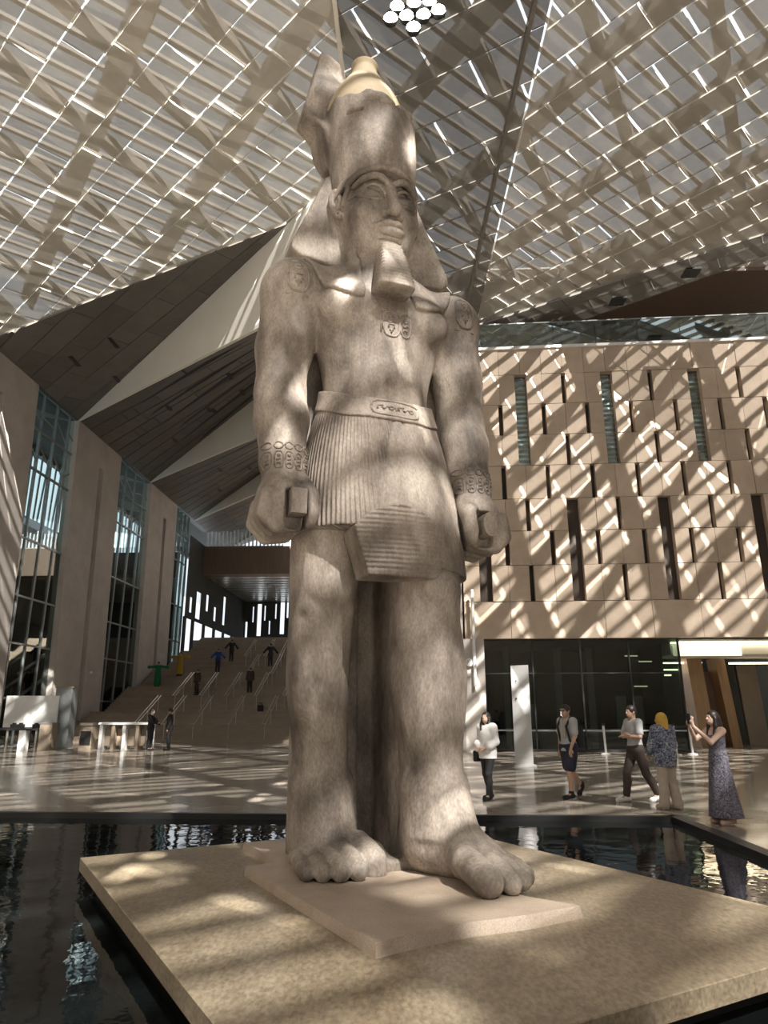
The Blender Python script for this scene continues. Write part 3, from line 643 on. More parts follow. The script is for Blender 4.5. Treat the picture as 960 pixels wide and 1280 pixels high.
foot(-.45, .40, [(-.40, 1.54), (-.62, 1.50), (-.75, 1.42), (-.86, 1.30), (-.95, 1.16)], -1)
# back pillar and the stone web joining the advanced leg to it
B.box((0, -.86, 3.4), (.48, .22, 3.2), .03, .05)
B.box((-.40, -.28, 1.80), (.17, .62, 1.62), .02, .06); B.box((.30, -.70, 1.8), (.30, .25, 1.62), .02, .06)
B.cone((-.02, -.10, .32), (.12, .36, .25), .16, .10, .08); B.box((-.05, -.3, .30), (.5, .6, .07), .03, .05)
B.op(lambda X, Y, Z: (.262 - Z) + 0 * X + 0 * Y, (-2, -2, 0), (2, 2, .5), 0, 'i')
ST(B.build('body', 'granite', statue))
bodyf = B.f
GX, GY, GZ = B.grid()
def conform(off, prism, name, m='granite', lo=None, hi=None, k=.012, extra=None):
    """a layer of given thickness over the body inside a prism"""
    sl = B._sl(lo, hi, .08); X, Y, Z = B.ax[0][sl[0]][:, None, None], B.ax[1][sl[1]][None, :, None], B.ax[2][sl[2]][None, None, :]
    d = bodyf[sl] - off
    if extra is not None: d = d + extra(X, Y, Z)
    f = smax(smax(d, prism(X, Y, Z).astype(F32), k), -(bodyf[sl] + .05), 0)
    v = Vol.__new__(Vol); v.h = B.h; v.ax = [B.ax[i][sl[i]] for i in range(3)]; v.lo = np.array([a[0] for a in v.ax], float); v.f = f.astype(F32)
    v.f[0], v.f[-1] = 1, 1; v.f[:, 0], v.f[:, -1] = 1, 1; v.f[:, :, 0], v.f[:, :, -1] = 1, 1
    return ST(v.build(name, m, statue))
# ---- headdress lappets lying on the chest
for sx in (1, -1):
    P = [(sx * x, z) for x, z in ((.30, 6.75), (1.00, 6.78), (.98, 6.62), (.86, 6.40), (.80, 6.20), (.70, 6.05), (.58, 5.98), (.40, 5.93), (.30, 5.95), (.27, 6.15))]
    conform(.042, lambda X, Y, Z, P=P: np.maximum(poly2d(P, X, Z) + 0 * Y, -.02 - Y), 'lappet', lo=(min(p[0] for p in P), -.1, 5.85), hi=(max(p[0] for p in P), .9, 6.95))
# broad collar-like web closing neck and chest under the headdress is part of the body

# ---- head with face
H = Vol((-.68, -.55, 6.45), (.68, .85, 8.05), .0125)
H.ell((0, -.02, 7.38), (.45, .47, .60), 0)
H.ell((0, .08, 7.10), (.405, .40, .46), .12)
H.ell((0, .27, 6.80), (.27, .20, .19), .12)
H.ell((0, .10, 6.85), (.36, .32, .25), .12)
for sx in (1, -1):
    H.ell((sx * .235, .295, 7.07), (.15, .15, .17), .10)
    H.ell((sx * .205, .475, 7.35), (.18, .105, .095), .05, 's')
    H.ell((sx * .205, .335, 7.35), (.165, .105, .078), .015)
    br = [(sx * x, y, z) for x, y, z in ((.04, .485, 7.485), (.13, .485, 7.54), (.22, .445, 7.555), (.32, .365, 7.525), (.40, .27, 7.455))]
    H.curve(br, [.022, .028, .028, .024, .016], .035)
    ul = [(sx * x, y, z) for x, y, z in ((.05, .445, 7.325), (.11, .462, 7.405), (.20, .455, 7.438), (.29, .40, 7.41), (.365, .315, 7.345), (.43, .22, 7.33))]
    H.curve(ul, [.014, .018, .019, .017, .014, .010], .008)
    ll = [(sx * x, y, z) for x, y, z in ((.05, .445, 7.32), (.12, .452, 7.272), (.21, .44, 7.258), (.29, .395, 7.28), (.365, .315, 7.335))]
    H.curve(ll, [.010, .012, .012, .011, .009], .008)
    H.ell((sx * .088, .505, 7.03), (.054, .066, .046), .03)
    H.ell((sx * .055, .55, 6.985), (.024, .03, .012), .012, 's')
    # ear
    e = [(sx * .475, .02, 7.56), (sx * .515, -.02, 7.60), (sx * .545, -.05, 7.52), (sx * .54, -.04, 7.40), (sx * .505, .02, 7.27), (sx * .475, .06, 7.22)]
    H.curve(e, [.03, .034, .036, .034, .042, .045], .015); H.ell((sx * .48, .0, 7.42), (.05, .09, .15), .03); H.ell((sx * .525, .04, 7.44), (.025, .05, .08), .02, 's')
    H.ell((sx * .50, .075, 7.225), (.012, .018, .018), .01, 's')
H.curve([(0, .455, 7.46), (0, .505, 7.32), (0, .57, 7.14), (0, .595, 7.05)], [.042, .045, .055, .063], .035)
H.ell((0, .585, 7.03), (.066, .062, .052), .03)
H.cone((0, .515, 6.95), (0, .50, 6.91), .02, .02, .02)
for sx in (1, -1):
    H.curve([(0, .535, 6.885), (sx * .06, .535, 6.90), (sx * .15, .46, 6.895), (sx * .235, .365, 6.925)], [.032, .036, .028, .012], .02)
    H.curve([(0, .53, 6.805), (sx * .09, .505, 6.815), (sx * .20, .395, 6.90)], [.042, .040, .014], .02)
H.chain([(-.22, .395, 6.905), (-.10, .53, 6.86), (0, .56, 6.848), (.10, .53, 6.86), (.22, .395, 6.905)], [.006, .008, .008, .008, .006], .008, 's')
H.ell((0, .42, 6.735), (.13, .06, .03), .04, 's')
H.ell((0, .40, 6.665), (.14, .10, .08), .06)
H.cone((0, 0, 6.5), (0, .04, 6.9), .33, .30, .1)
# headband and brow of the cap come from the headdress
head = ST(H.build('head', 'granite', statue)); tag(head, 'smiling carved face with almond eyes')
# ---- false beard
Bd = Vol((-.3, .2, 5.85), (.3, 1.0, 6.8), .014)
Bd.loft([(6.02, 0, .545, .215, .165), (6.3, 0, .51, .175, .14), (6.5, 0, .465, .145, .115), (6.68, 0, .41, .125, .10)], 0, p=5., cap=.01)
Z = Bd.grid()[2]; X, Y, _z = Bd.grid()
Bd.f += (np.where((Z > 6.05), .0065 * np.sin(Z * 2 * math.pi / .052 + 10 * X * X), 0)).astype(F32)
ST(Bd.build('false_beard', 'granite', statue))
# ---- headdress: cap, flaring side wings
N = Vol((-1.15, -.75, 6.3), (1.15, .75, 8.15), .018)
N.ell((0, -.06, 7.42), (.535, .575, .66), 0)
N.op(lambda X, Y, Z: np.maximum(((np.abs(X) / .58) ** 4 + (np.abs(Z - 6.9) / .735) ** 4) ** (1 / 4) * .58 - .58, -.06 - Y) + 0 * Y, (-.6, 0, 6.2), (.6, .9, 7.7), .015, 's')
for sx in (1, -1):
    P = [(sx * x, z) for x, z in ((.30, 7.95), (.50, 7.99), (.60, 7.90), (.74, 7.50), (.99, 6.86), (1.0, 6.74), (.90, 6.66), (.30, 6.60))]
    N.op(lambda X, Y, Z, P=P: smax(poly2d(P, X, Z) + 0 * Y, np.abs(Y + .36 - .05 * (7.9 - Z)) - .21 - .03 * (7.9 - Z), .025), (min(p[0] for p in P), -.6, 6.5), (max(p[0] for p in P), .35, 8.05), .06)
N.cone((-.40, .22, 7.60), (-.45, .10, 7.35), .035, .03, .03); N.cone((.40, .22, 7.60), (.45, .10, 7.35), .035, .03, .03)
N.curve([(-.43, .22, 7.57), (-.33, .36, 7.625), (-.18, .47, 7.66), (0, .505, 7.67), (.18, .47, 7.66), (.33, .36, 7.625), (.43, .22, 7.57)], [.03] * 7, .03)
ST(N.build('headdress', 'granite', statue))
# ---- crown: broken red-crown drum with tall back remnant, and the beige bulb
Cr = Vol((-.95, -1.15, 7.6), (.95, .75, 10.2), .021)
Cr.loft([(7.65, 0, -.08, .50, .50), (8.0, 0, -.10, .535, .535), (8.5, 0, -.16, .565, .565), (9.0, 0, -.23, .585, .58), (9.45, 0, -.29, .585, .57)], 0, cap=.03)
def rimcut(X, Y, Z):
    a = np.arctan2(X, Y + .25); return 8.93 + .06 * np.sin(a * 1.3 + .4) + .035 * np.sin(a * 7.) + .02 * np.sin(a * 17 + 1) - .10 * (Y + .25) - Z
Cr.op(rimcut, (-1, -1, 8.8), (1, 1, 10), .01, 's')
P = [(.22, 8.3), (.52, 8.28), (.60, 8.50), (.68, 8.74), (.88, 8.88), (.87, 9.0), (.76, 9.5), (.70, 9.84), (.58, 9.84), (.42, 9.78), (.30, 9.5), (.22, 9.1)]
Cr.op(lambda X, Y, Z: smax(poly2d(P, X, Z) + 0 * Y, np.abs(Y + .42) - .24 - .05 * np.sin(Z * 9), .05), (.2, -.8, 8.2), (.95, 0, 10.1), .05)
for (x, y, z, a, b, c) in ((.18, .33, 8.80, .10, .05, .035), (-.02, .37, 8.77, .16, .04, .018), (-.17, .35, 8.83, .07, .05, .05), (-.42, .14, 8.80, .06, .10, .06), (.36, .22, 8.62, .14, .10, .03), (-.30, .28, 8.76, .10, .06, .02), (.1, .36, 9.0, .02, .03, .02)):
    Cr.ell((x, y, z), (a, b, c), .015, 's')
ST(Cr.build('crown_drum', 'granite', statue))
bulb = MB().lathe([(.30, 8.5), (.515, 8.75), (.53, 8.95), (.505, 9.12), (.45, 9.28), (.37, 9.44), (.28, 9.60), (.20, 9.74), (.165, 9.85), (.16, 9.90), (.178, 9.925), (.18, 9.95), (.16, 9.97), (.08, 9.975)], (.06, -.28, 0), 40)
o = raw('crown_bulb', bulb.v, bulb.f, 'granite_new', statue, True); ST(o); tag(o, 'plain beige restored crown bulb')
# ---- kilt with pleats, belt and apron
Kt = Vol((-1.05, -.62, 2.75), (1.05, .95, 5.02), .0125)
KK = [(2.8, -.06, .12, .90, .66), (3.3, -.04, .11, .885, .62), (3.75, -.02, .09, .86, .58), (4.2, 0, .06, .80, .52), (4.6, 0, .03, .71, .47), (4.85, 0, .02, .645, .435), (5.05, 0, .02, .625, .405)]
Kt.loft(KK, 0, cap=.01)
KX, KY, KZ = Kt.grid()
# hem drops towards the advanced leg; belt line dips at the front
hem = 3.36 - .40 / (1 + np.exp((KX + .12) * 9)) + 0 * KY
Kt.f = smax(Kt.f, (hem - KZ).astype(F32), .012)
Kt.f = smax(Kt.f, (KZ - (4.98 - .22 * np.clip((KY + .1) / .5, 0, 1) ** 1.2 * (1 - .3 * np.abs(KX)))).astype(F32), .012)
# pleats on the statue's right side, fanning from the wrap-over edge
ang = np.arctan2(KX, KY + .15)
wrap = (KX - (-.05 + (4.6 - KZ) * .30 - .10 * (4.6 - KZ) ** 2)) + 0 * KY
ple = .0012 * np.sin((ang * .66 + (4.7 - KZ) * .10) * 2 * math.pi / .042) * np.clip((wrap - .04) / .05, 0, 1) * np.clip((4.66 - KZ) / .15, 0, 1)
Kt.f = (Kt.f + ple + np.where(np.abs(wrap - .02) < .014, .010, 0) * (KY > 0) * (KZ < 4.6)).astype(F32)
edge2 = KX + .05 + (4.62 - KZ) * .62
Kt.f = (Kt.f + np.where((np.abs(edge2) < .013) & (KY > 0) & (KZ < 4.58) & (KZ > 3.95), .012, 0)).astype(F32)
Kt.f[:, :, 0] = 1; Kt.f[:, :, -1] = 1
kilt = ST(Kt.build('kilt', 'granite', statue))
co = np.zeros(len(kilt.data.vertices) * 3, F32); kilt.data.vertices.foreach_get('co', co); co = co.reshape(-1, 3)
kx, ky, kz = co.T; ka = np.arctan2(kx, ky + .15); kw = kx - (-.05 + (4.6 - kz) * .30 - .10 * (4.6 - kz) ** 2)
kp = (np.where(ka < -2.2, ka + 2 * math.pi, ka) * .70 + (4.7 - kz) * .10 * np.clip(1 - ka, 0, 1)) / .031; km = np.clip((kw - .03) / .04, 0, 1) * np.clip((4.66 - kz) / .12, 0, 1)
for nm, arr in (('pleat', kp), ('pleat_mask', km)):
    at = kilt.data.attributes.new(nm, 'FLOAT', 'POINT'); at.data.foreach_set('value', arr.astype(F32))
gm = MT['granite'].copy(); gm.name = 'pleated granite'; nt = gm.node_tree; bs = nt.nodes['Principled BSDF']
a1 = _n(nt, 'ShaderNodeAttribute', attribute_name='pleat'); a2 = _n(nt, 'ShaderNodeAttribute', attribute_name='pleat_mask')
m1 = _n(nt, 'ShaderNodeMath', operation='MULTIPLY'); m1.inputs[1].default_value = 2 * math.pi; m2 = _n(nt, 'ShaderNodeMath', operation='SINE'); m3 = _n(nt, 'ShaderNodeMath', operation='MULTIPLY')
nt.links.new(a1.outputs['Fac'], m1.inputs[0]); nt.links.new(m1.outputs[0], m2.inputs[0]); nt.links.new(m2.outputs[0], m3.inputs[0]); nt.links.new(a2.outputs['Fac'], m3.inputs[1])
b2 = _n(nt, 'ShaderNodeBump'); b2.inputs['Strength'].default_value = .8; b2.inputs['Distance'].default_value = .008; nt.links.new(m3.outputs[0], b2.inputs['Height'])
ob = bs.inputs['Normal'].links[0].from_socket; nt.links.new(ob, b2.inputs['Normal']); nt.links.new(b2.outputs[0], bs.inputs['Normal'])
kilt.data.materials[0] = gm
Bl = Vol((-.85, -.55, 4.4), (.85, .65, 5.05), .0155)
Bl.loft([(z, a, b, c + .022, d + .022) for z, a, b, c, d in KK if z > 4.1], 0, cap=.0)
BX, BY, BZ = Bl.grid(); dip = .22 * np.clip((BY + .1) / .5, 0, 1) ** 1.2 * (1 - .3 * np.abs(BX))
Bl.f = smax(smax(Bl.f, (BZ - (4.99 - dip)).astype(F32), .008), ((4.745 - dip) - BZ).astype(F32), .008)
ST(Bl.build('belt', 'granite', statue))
Ap = Vol((-.62, .25, 2.75), (.62, 1.0, 3.72), .0135)
AP = [(.46, 3.33), (.30, 3.50), (.02, 3.60), (-.22, 3.53), (-.50, 3.36), (-.47, 3.1), (-.40, 2.86), (.335, 2.86), (.38, 3.05)]
AX, AY, AZ = Ap.grid(); front = .735 + (3.4 - AZ) * .05 - .30 * (AX + .02) ** 2
rib = .010 * np.sin(AZ * 2 * math.pi / .047) * (AZ > 2.90)
Ap.f = smax(smax((poly2d(AP, AX, AZ) + 0 * AY).astype(F32), (AY - front + rib).astype(F32), .02), ((front - .36) - AY).astype(F32), .01)
ST(Ap.build('apron', 'granite', statue))
# rods held in the fists
for sx in (1, -1):
    mb = MB(); n = 14; X = sx * 1.005
    if sx == 1: mb.prism([(X - .085, .42, 3.64), (X + .06, .42, 3.64), (X + .06, .42, 3.40), (X - .085, .42, 3.40)], (0, .235, 0))
    else: mb.prism([(X + .085 * math.cos(2 * math.pi * k / n) - .03, .42, 3.50 + .13 * math.sin(2 * math.pi * k / n)) for k in range(n)], (0, .22, 0))
    o = raw('held_rod', mb.v, mb.f, 'granite', statue); ST(o)
# ---- carved signs: thin relief lines pressed on the stone by ray casting
def bvh_of(*objs):
    v, f = [], []
    for o in objs:
        n = len(v); v += [tuple(p.co + o.location) for p in o.data.vertices]; f += [tuple(i + n for i in p.vertices) for p in o.data.polygons]
    return BVHTree.FromPolygons(v, f)
ch = {o.name.split('.')[0]: o for o in statue.children}
bv = bvh_of(ch['body'], ch['kilt'], ch['belt'])
def carve(name, lines, d=(0, -1, 0), r=.011, part='granite'):
    mb = MB(); d = Vector(d).normalized()
    for ln in lines:
        pts = []
        for p in ln:
            h = bv.ray_cast(Vector((p[0], p[1], p[2] - .2)) - d * 3, d, 8)
            if h[0] is not None: pts.append(h[0] + Vector((0, 0, .0)))
        if len(pts) > 1: mb.tube(pts, r * 1.3, 6)
    if mb.v: raw(name, mb.v, mb.f, part, statue, True)
def oval(cx, cz, rx, rz, n=18, p=2.8):
    return [(cx + rx * math.copysign(abs(math.cos(2 * math.pi * k / n)) ** (2 / p), math.cos(2 * math.pi * k / n)), .0, cz + rz * math.copysign(abs(math.sin(2 * math.pi * k / n)) ** (2 / p), math.sin(2 * math.pi * k / n))) for k in range(n + 1)]
def signs(cx, cz, rx, rz, rows, vertical=True):
    L = []
    for i in range(rows):
        t = -1 + (2 * i + 1) / rows; x, z = (cx, cz - t * rz * .85) if vertical else (cx + t * rx * .85, cz); s = (rx * .6 if vertical else rz * .6)
        k = i % 4
        if k == 0: L.append(oval(x, z, s * .55, s * .45, 10, 2))
        elif k == 1: L.append([(x - s, 0, z), (x - s * .3, 0, z + s * .4), (x + s * .3, 0, z - s * .3), (x + s, 0, z + s * .1)])
        elif k == 2: L += [[(x - s * .7, 0, z - s * .5), (x - s * .7, 0, z + s * .5), (x + s * .7, 0, z + s * .5), (x + s * .7, 0, z - s * .5)]]
        else: L += [[(x, 0, z - s * .6), (x, 0, z + s * .6)], [(x - s * .5, 0, z + s * .2), (x + s * .5, 0, z + s * .2)]]
    return L
for sx in (1, -1):
    cx = sx * 1.0
    carve('shoulder_cartouche', [oval(cx, 6.13, .115, .20)] + signs(cx, 6.13, .10, .17, 4) + [[(cx - .12, 0, 5.90), (cx + .12, 0, 5.90)]], r=.010)
    L = []
    for k in range(-2, 3):
        x = sx * 1.05 + k * .098; L.append(oval(x, 4.14, .04, .038, 12, 2)); L.append(oval(x, 3.985, .038, .09, 14)); L += signs(x, 3.985, .03, .075, 3)
    carve('bracelet_carving', L, r=.008)
L = [oval(-.02, 5.70, .10, .15)] + signs(-.02, 5.70, .08, .13, 4) + [oval(-.19, 5.70, .06, .13)] + signs(-.19, 5.70, .05, .1, 3)
L += [[(.10, 0, 5.58), (.10, 0, 5.84)], [(.10, 0, 5.84), (.02, 0, 5.88)]]
carve('chest_carving', L, r=.009)
carve('belt_cartouche', [oval(-.04, 4.665, .27, .085, 26, 4)] + signs(-.04, 4.665, .24, .075, 7, False), r=.010)
# base plate under the feet, chipped along its front
def spt(x, y, z): return O_ + Vector((-math.cos(SA), -math.sin(SA), 0)) * x + Vector((math.sin(SA), -math.cos(SA), 0)) * y + Vector((0, 0, z))
a_ = Vector((-1.24, 6.99, 0)); b_ = Vector((-.05, 4.83, 0)); c_ = Vector((1.46, 5.71, 0)); bk = Vector((-.5, .866, 0))
edge = [a_ + bk * .1, a_.lerp(b_, .5) + Vector((-.01, 0, 0)), b_, b_.lerp(c_, .15) + bk * .03, b_.lerp(c_, .42) + bk * .05, b_.lerp(c_, .7) - bk * .02, c_, c_ + bk * .35 + Vector((-.15, -.05, 0)), c_ + bk * .8 + Vector((-.28, -.1, 0)), c_ + bk * 3.4 + Vector((-.2, -.1, 0)), a_ + bk * 1.3 + Vector((.35, .2, 0)), a_ + bk * .15 + Vector((.3, .15, 0))]
lo_ = [p + Vector((0, 0, .2)) for p in edge]; cen = sum(edge, Vector()) / len(edge)
hi_ = [cen + (p - cen) * (.985 if i not in (3, 4, 5) else .965) + Vector((0, 0, .28)) for i, p in enumerate(edge)]; n = len(edge)
pm = MB().add(lo_ + hi_, [tuple(range(n - 1, -1, -1)), tuple(range(n, 2 * n))] + [(i, (i + 1) % n, n + (i + 1) % n, n + i) for i in range(n)])
o = pm.build('base_plate', 'plate', statue); tag(o, 'thin pinkish base plate with a chipped front edge')
# ================================================================== FURNISHINGS
def stair_z(s):
    ss, zz = 40., 0.
    for _ in range(5):
        if s < ss: return zz
        k = int((s - ss) / .32)
        if k < 11: return zz + .15 * (k + 1)
        ss += 11 * .32 + 1.8; zz += 1.65
    return zz
def lat_of(x, s): return (x - 516.) / 905. * s
# paired steel handrails on the lower flights
def handrail(lat, s0, z0, run, rise, which, order):
    r = empty('handrail', LF(lat, s0, z0)); tag(r, '%s paired steel handrail from the pier wall on the %s stair flight' % (('first', 'second', 'third', 'fourth', 'fifth')[order], which), 'handrail', 'steel handrails on the %s flight' % which)
    for dx in (-.09, .09):
        MB().tube([LF(lat + dx, s0 - .15, z0 + .98), LF(lat + dx, s0 + run, z0 + rise + 1.0)], .035, 6).build('rail', 'steelrail', r)
    for t in (.03, .5, .97):
        s = s0 + run * t; po = MB().tube([LF(lat, s, stair_z(s) - .05), LF(lat, s, z0 + rise * t + .97)], .022, 6); po = po.build('post', 'steelrail', r)
        MB().tube([LF(lat - .09, s, z0 + rise * t + .96), LF(lat + .09, s, z0 + rise * t + .96)], .018, 6).build('bracket', 'steelrail', po)
for n_, s0, z0, xs in (('first', 40.1, 0, (164, 200, 237, 282, 328)), ('second', 45.4, 1.65, (211, 245, 278, 316, 352)), ('third', 50.8, 3.3, (304, 335, 362)), ('fourth', 56.1, 4.95, (300, 325, 345))):
    for q, x in enumerate(xs): handrail(lat_of(x, s0), s0, z0, 3.4, 1.6, n_, q)
# tall pale marker slab on the floor near the glass front
o = MB().hexa([(4.10, 23.05, 0), (4.66, 23.0, 0), (4.70, 23.25, 0), (4.14, 23.3, 0), (4.10, 23.05, 3.08), (4.66, 23.0, 3.1), (4.70, 23.25, 3.1), (4.14, 23.3, 3.08)])
mk = tag(empty('marker_slab', (4.4, 23.15, 0)), 'tall pale grey concrete slab standing before the dark glass', 'pillar'); o.build('slab', 'greyconc', mk)
MB().box((4.05, 22.95, 0), (4.75, 23.35, .05)).build('foot_plate', 'greyconc', mk)
MB().tube([(4.22, 23.03, 2.05), (4.22, 23.0, 2.05)], .03, 8).build('bolt', 'black', mk); MB().tube([(4.24, 23.03, 2.6), (4.24, 23.0, 2.6)], .02, 8).build('bolt', 'black', mk)
# barrier posts near the lobby
posts = [(757, 8.88, 29.4), (845, 11.5, 28.9), (867, 12.3, 29.3)]
for i, (_, x, y) in enumerate(posts):
    r = empty('barrier_post', (x, y, 0)); tag(r, ['white barrier post standing alone before the dark glass', 'white barrier post at one end of the black belt by the lobby', 'white barrier post on wide base at the lobby end of the black belt'][i], 'barrier post')
    MB().lathe([(.20, 0), (.20, .02), (.17, .045), (.05, .06)], (x, y, 0), 20).build('base', 'white', r, True)
    po = MB().tube([(x, y, .04), (x - .03, y, 1.12)], .045, 10); po = po.build('post', 'white', r); MB().lathe([(.06, 1.1), (.06, 1.17), (.04, 1.18)], (x - .03, y, 0), 12).build('cap', 'black', po)
MB().box((0, -.01, 1.02), (1, .01, 1.12), lambda a, b, z: Vector((11.53 + .68 * a, 28.925 + .35 * a + b, z - .12 * a * (1 - a)))).build('barrier_belt', 'black', base=True); tag(bpy.data.objects['barrier_belt'], 'black belt strung between the two lobby barrier posts', 'belt')
# wall rods and round lamp on the stone return
r = tag(empty('wall_lamp', RF(1.5, 31.2, 2.6)), 'slim white vertical tube lamp on the stone return', 'lamp')
MB().tube([RF(1.50, 31.15, 2.7), RF(1.50, 31.15, 6.9)], .07, 10).build('tube', 'white', r)
for z in (3.2, 6.4): MB().tube([RF(1.50, 31.15, z), RF(1.50, 31.32, z)], .03, 6).build('bracket', 'white', r)
r = tag(empty('wall_sconce', RF(1.2, 31.2, 3.6)), 'small round white lamp on the stone return', 'lamp')
o = MB(); n = 18
o.prism([RF(1.28 + .17 * math.cos(2 * math.pi * k / n), 31.3, 3.72 + .17 * math.sin(2 * math.pi * k / n)) for k in range(n)], -nR * .12); o.build('housing', 'white', r)
o = MB(); o.prism([RF(1.28 + .11 * math.cos(2 * math.pi * k / n), 31.18, 3.72 + .11 * math.sin(2 * math.pi * k / n)) for k in range(n)], -nR * .03); o.build('lens', 'greyconc', r)
# hanging cluster of spotlights over the statue
r = tag(empty('spotlight_cluster', LF(.25, 14.3, 19.6)), 'cluster of bright round spotlights hanging from the dark ceiling', 'spotlight')
MB().tube([LF(.25, 14.5, 19.9), LF(.25, 14.5, 21.05)], .05, 8).build('stem', 'black', r); MB().box((-.55, 14.42, 19.82), (1.05, 14.58, 19.92), LF).build('crossbar', 'black', r)
for (a, z) in ((-.42, 19.55), (0.0, 19.6), (.45, 19.62), (.85, 19.75), (-.25, 19.95), (.2, 20.05), (.62, 20.08), (.18, 19.2)):
    c = LF(a, 14.35, z); mb = MB()
    mb.tube([c + Vector((0, .12, .1)), c + Vector((0, -.05, -.06)), c + Vector((0, -.12, -.12))], [.09, .19, .20], 14); can = mb.build('lamp_can', 'black', r, True)
    mb = MB(); mb.lathe([(.02, -.04), (.13, -.03), (.19, .02), (.13, .06)], (c.x, c.y - .13, c.z - .14), 12).build('bulb', 'bulb', can, True)
    MB().tube([c, LF(max(-.5, min(1, a)), 14.5, 19.87)], .018, 6).build('arm', 'black', r)
# easel board and tables by the left wall
bd = tag(empty('notice_board', (-16.3, 33.6, 0)), 'white blank banner board on a low dark stand by the pier', 'board')
MB().box((-17.6, 33.6, .95), (-15.15, 33.68, 2.36)).build('banner', 'white', bd)
MB().box((-17.65, 33.62, .85), (-15.10, 33.72, .97)).build('frame', 'black', bd)
for x in (-17.4, -16.3, -15.3): MB().tube([(x, 33.66, 0), (x, 33.66, .9)], .04, 8).build('leg', 'black', bd)
t = tag(empty('low_table', (-16.6, 33.0, 0)), 'dark low table with open frame in front of the white banner', 'table')
MB().box((-17.7, 32.7, .84), (-15.5, 33.2, .92)).build('top', 'black', t)
for x in (-17.6, -16.9, -16.2, -15.6): MB().box((x - .04, 32.75, 0), (x + .04, 32.83, .85)).build('leg', 'steelrail', t)
MB().box((-16.35, 32.7, 0), (-16.05, 33.1, .84)).build('panel', 'white', t)
for i, x in enumerate((-16.75, -16.45, -15.75)):
    b = MB().box((x - .12, 32.85, .92), (x + .12, 33.1, 1.1)).box((x - .06, 32.9, 1.1), (x + .06, 33.05, 1.16)).build('small_box', 'black', base=True); tag(b, ('small black box on the low table, farthest from the stone bin', 'small black box on the low table, middle of three', 'small black box on the low table, nearest the stone bin')[i], 'box', 'black boxes on the low table')
k = tag(empty('bin_kiosk', (-15.15, 33, 0)), 'square grey stone bin at the end of the low table', 'bin')
MB().box((-15.45, 32.7, 0), (-14.9, 33.3, 1.12)).build('body', 'stair', k); MB().box((-15.47, 32.68, 1.12), (-14.88, 33.32, 1.17)).build('lid', 'mullion', k)
k = tag(empty('stone_block', (-15.2, 34.8, 0)), 'tall dark grey block behind the white banner board', 'block')
MB().box((-15.75, 34.5, 0), (-14.95, 35.2, 2.75)).build('body', 'mullion', k); MB().box((-15.78, 34.47, 2.75), (-14.92, 35.23, 2.82)).build('cap', 'stair', k)
# security gates
def gate_box(x0, x1, y, label):
    g = tag(empty('ticket_gate', ((x0 + x1) / 2, y, 0)), label, 'gate')
    MB().box((x0, y, 0), (x1, y + 1.3, 1.05)).build('cabinet', 'stair', g); MB().box((x0 - .02, y - .05, 1.05), (x1 + .02, y + 1.35, 1.15)).build('top', 'steelrail', g)
    MB().box((x0 + .04, y - .02, .2), (x1 - .04, y, .8)).build('front_panel', 'black', g)
gate_box(-13.75, -13.2, 33.0, 'brown ticket gate cabinet standing apart from the long desk')
ds = tag(empty('security_desk', (-11.7, 33.2, 0)), 'long pale topped security desk at the foot of the stairs', 'desk')
MB().box((-12.95, 33.0, 1.08), (-10.55, 33.9, 1.17)).build('desk_top', 'white', ds)
for i, x in enumerate((-12.9, -12.35, -11.85, -11.25, -10.75)): MB().box((x, 33.05, 0), (x + .14, 33.8, 1.08)).build('leg', ('white', 'stair', 'white', 'stair', 'white')[i], ds)
for x0, x1 in ((-12.76, -12.4), (-12.2, -11.9), (-11.7, -11.3), (-11.1, -10.8)): MB().box((x0, 33.4, .15), (x1, 33.5, .9)).build('panel', 'stair', ds)
sb = tag(empty('sign_stand', (6.85, 27.5, 0)), 'small white upright sign on a thin post before the dark glass', 'sign')
MB().box((6.7, 27.48, 1.05), (7.0, 27.54, 1.75)).build('panel', 'greyconc', sb); MB().tube([(6.85, 27.52, 0), (6.85, 27.52, 1.1)], .03, 8).build('post', 'black', sb); MB().lathe([(.2, 0), (.2, .02), (.04, .05)], (6.85, 27.52, 0), 16).build('base', 'black', sb)
o = MB().box((-20.0, 43.2, 3.9), (-19.93, 43.5, 4.05), LF).box((-20.0, 43.25, 3.93), (-19.91, 43.45, 4.02), LF).build('wall_switch', 'white', base=True); tag(o, 'small white switch plate on the stone pier', 'switch')
# ================================================================== PEOPLE
def cm(name, c, rough=.8, **k): MT[name] = mat(name, c if isinstance(c, list) else [c], k.pop('scale', 8), rough, k.pop('bump', .1), **k)
cm('skin', (.52, .33, .235), .55, bump=0); cm('skin_light', (.62, .43, .33), .55, bump=0)
cm('hair_dark', (.022, .016, .013), .45, stretch=(6, 6, 1)); cm('cloth_white', (.80, .79, .77)); cm('cloth_black', (.018, .018, .02)); cm('cloth_grey', (.42, .43, .43)); cm('cloth_navy', (.022, .024, .045))
cm('cloth_brown', (.05, .035, .03)); cm('cloth_beige', (.50, .42, .34)); cm('scarf_yellow', (.62, .38, .075)); cm('scarf_beige', (.36, .32, .25)); cm('shoe_white', (.75, .73, .70)); cm('cloth_green', (.01, .16, .05)); cm('cloth_yellow', (.42, .27, .02)); cm('cloth_blue', (.02, .05, .22))
cm('print_blue', [(.03, .04, .09), (.05, .065, .13), (.30, .32, .36), (.52, .53, .55)], .8, scale=18, detail=2, distort=1.5)
cm('print_dress', [(.03, .03, .045), (.07, .07, .10), (.24, .22, .27), (.34, .31, .32)], .8, scale=26, detail=2, distort=2)
cm('print_dark', [(.015, .012, .012), (.03, .02, .02), (.25, .15, .10)], .8, scale=14, detail=2, distort=1)
V3 = lambda *a: np.array(a, float)
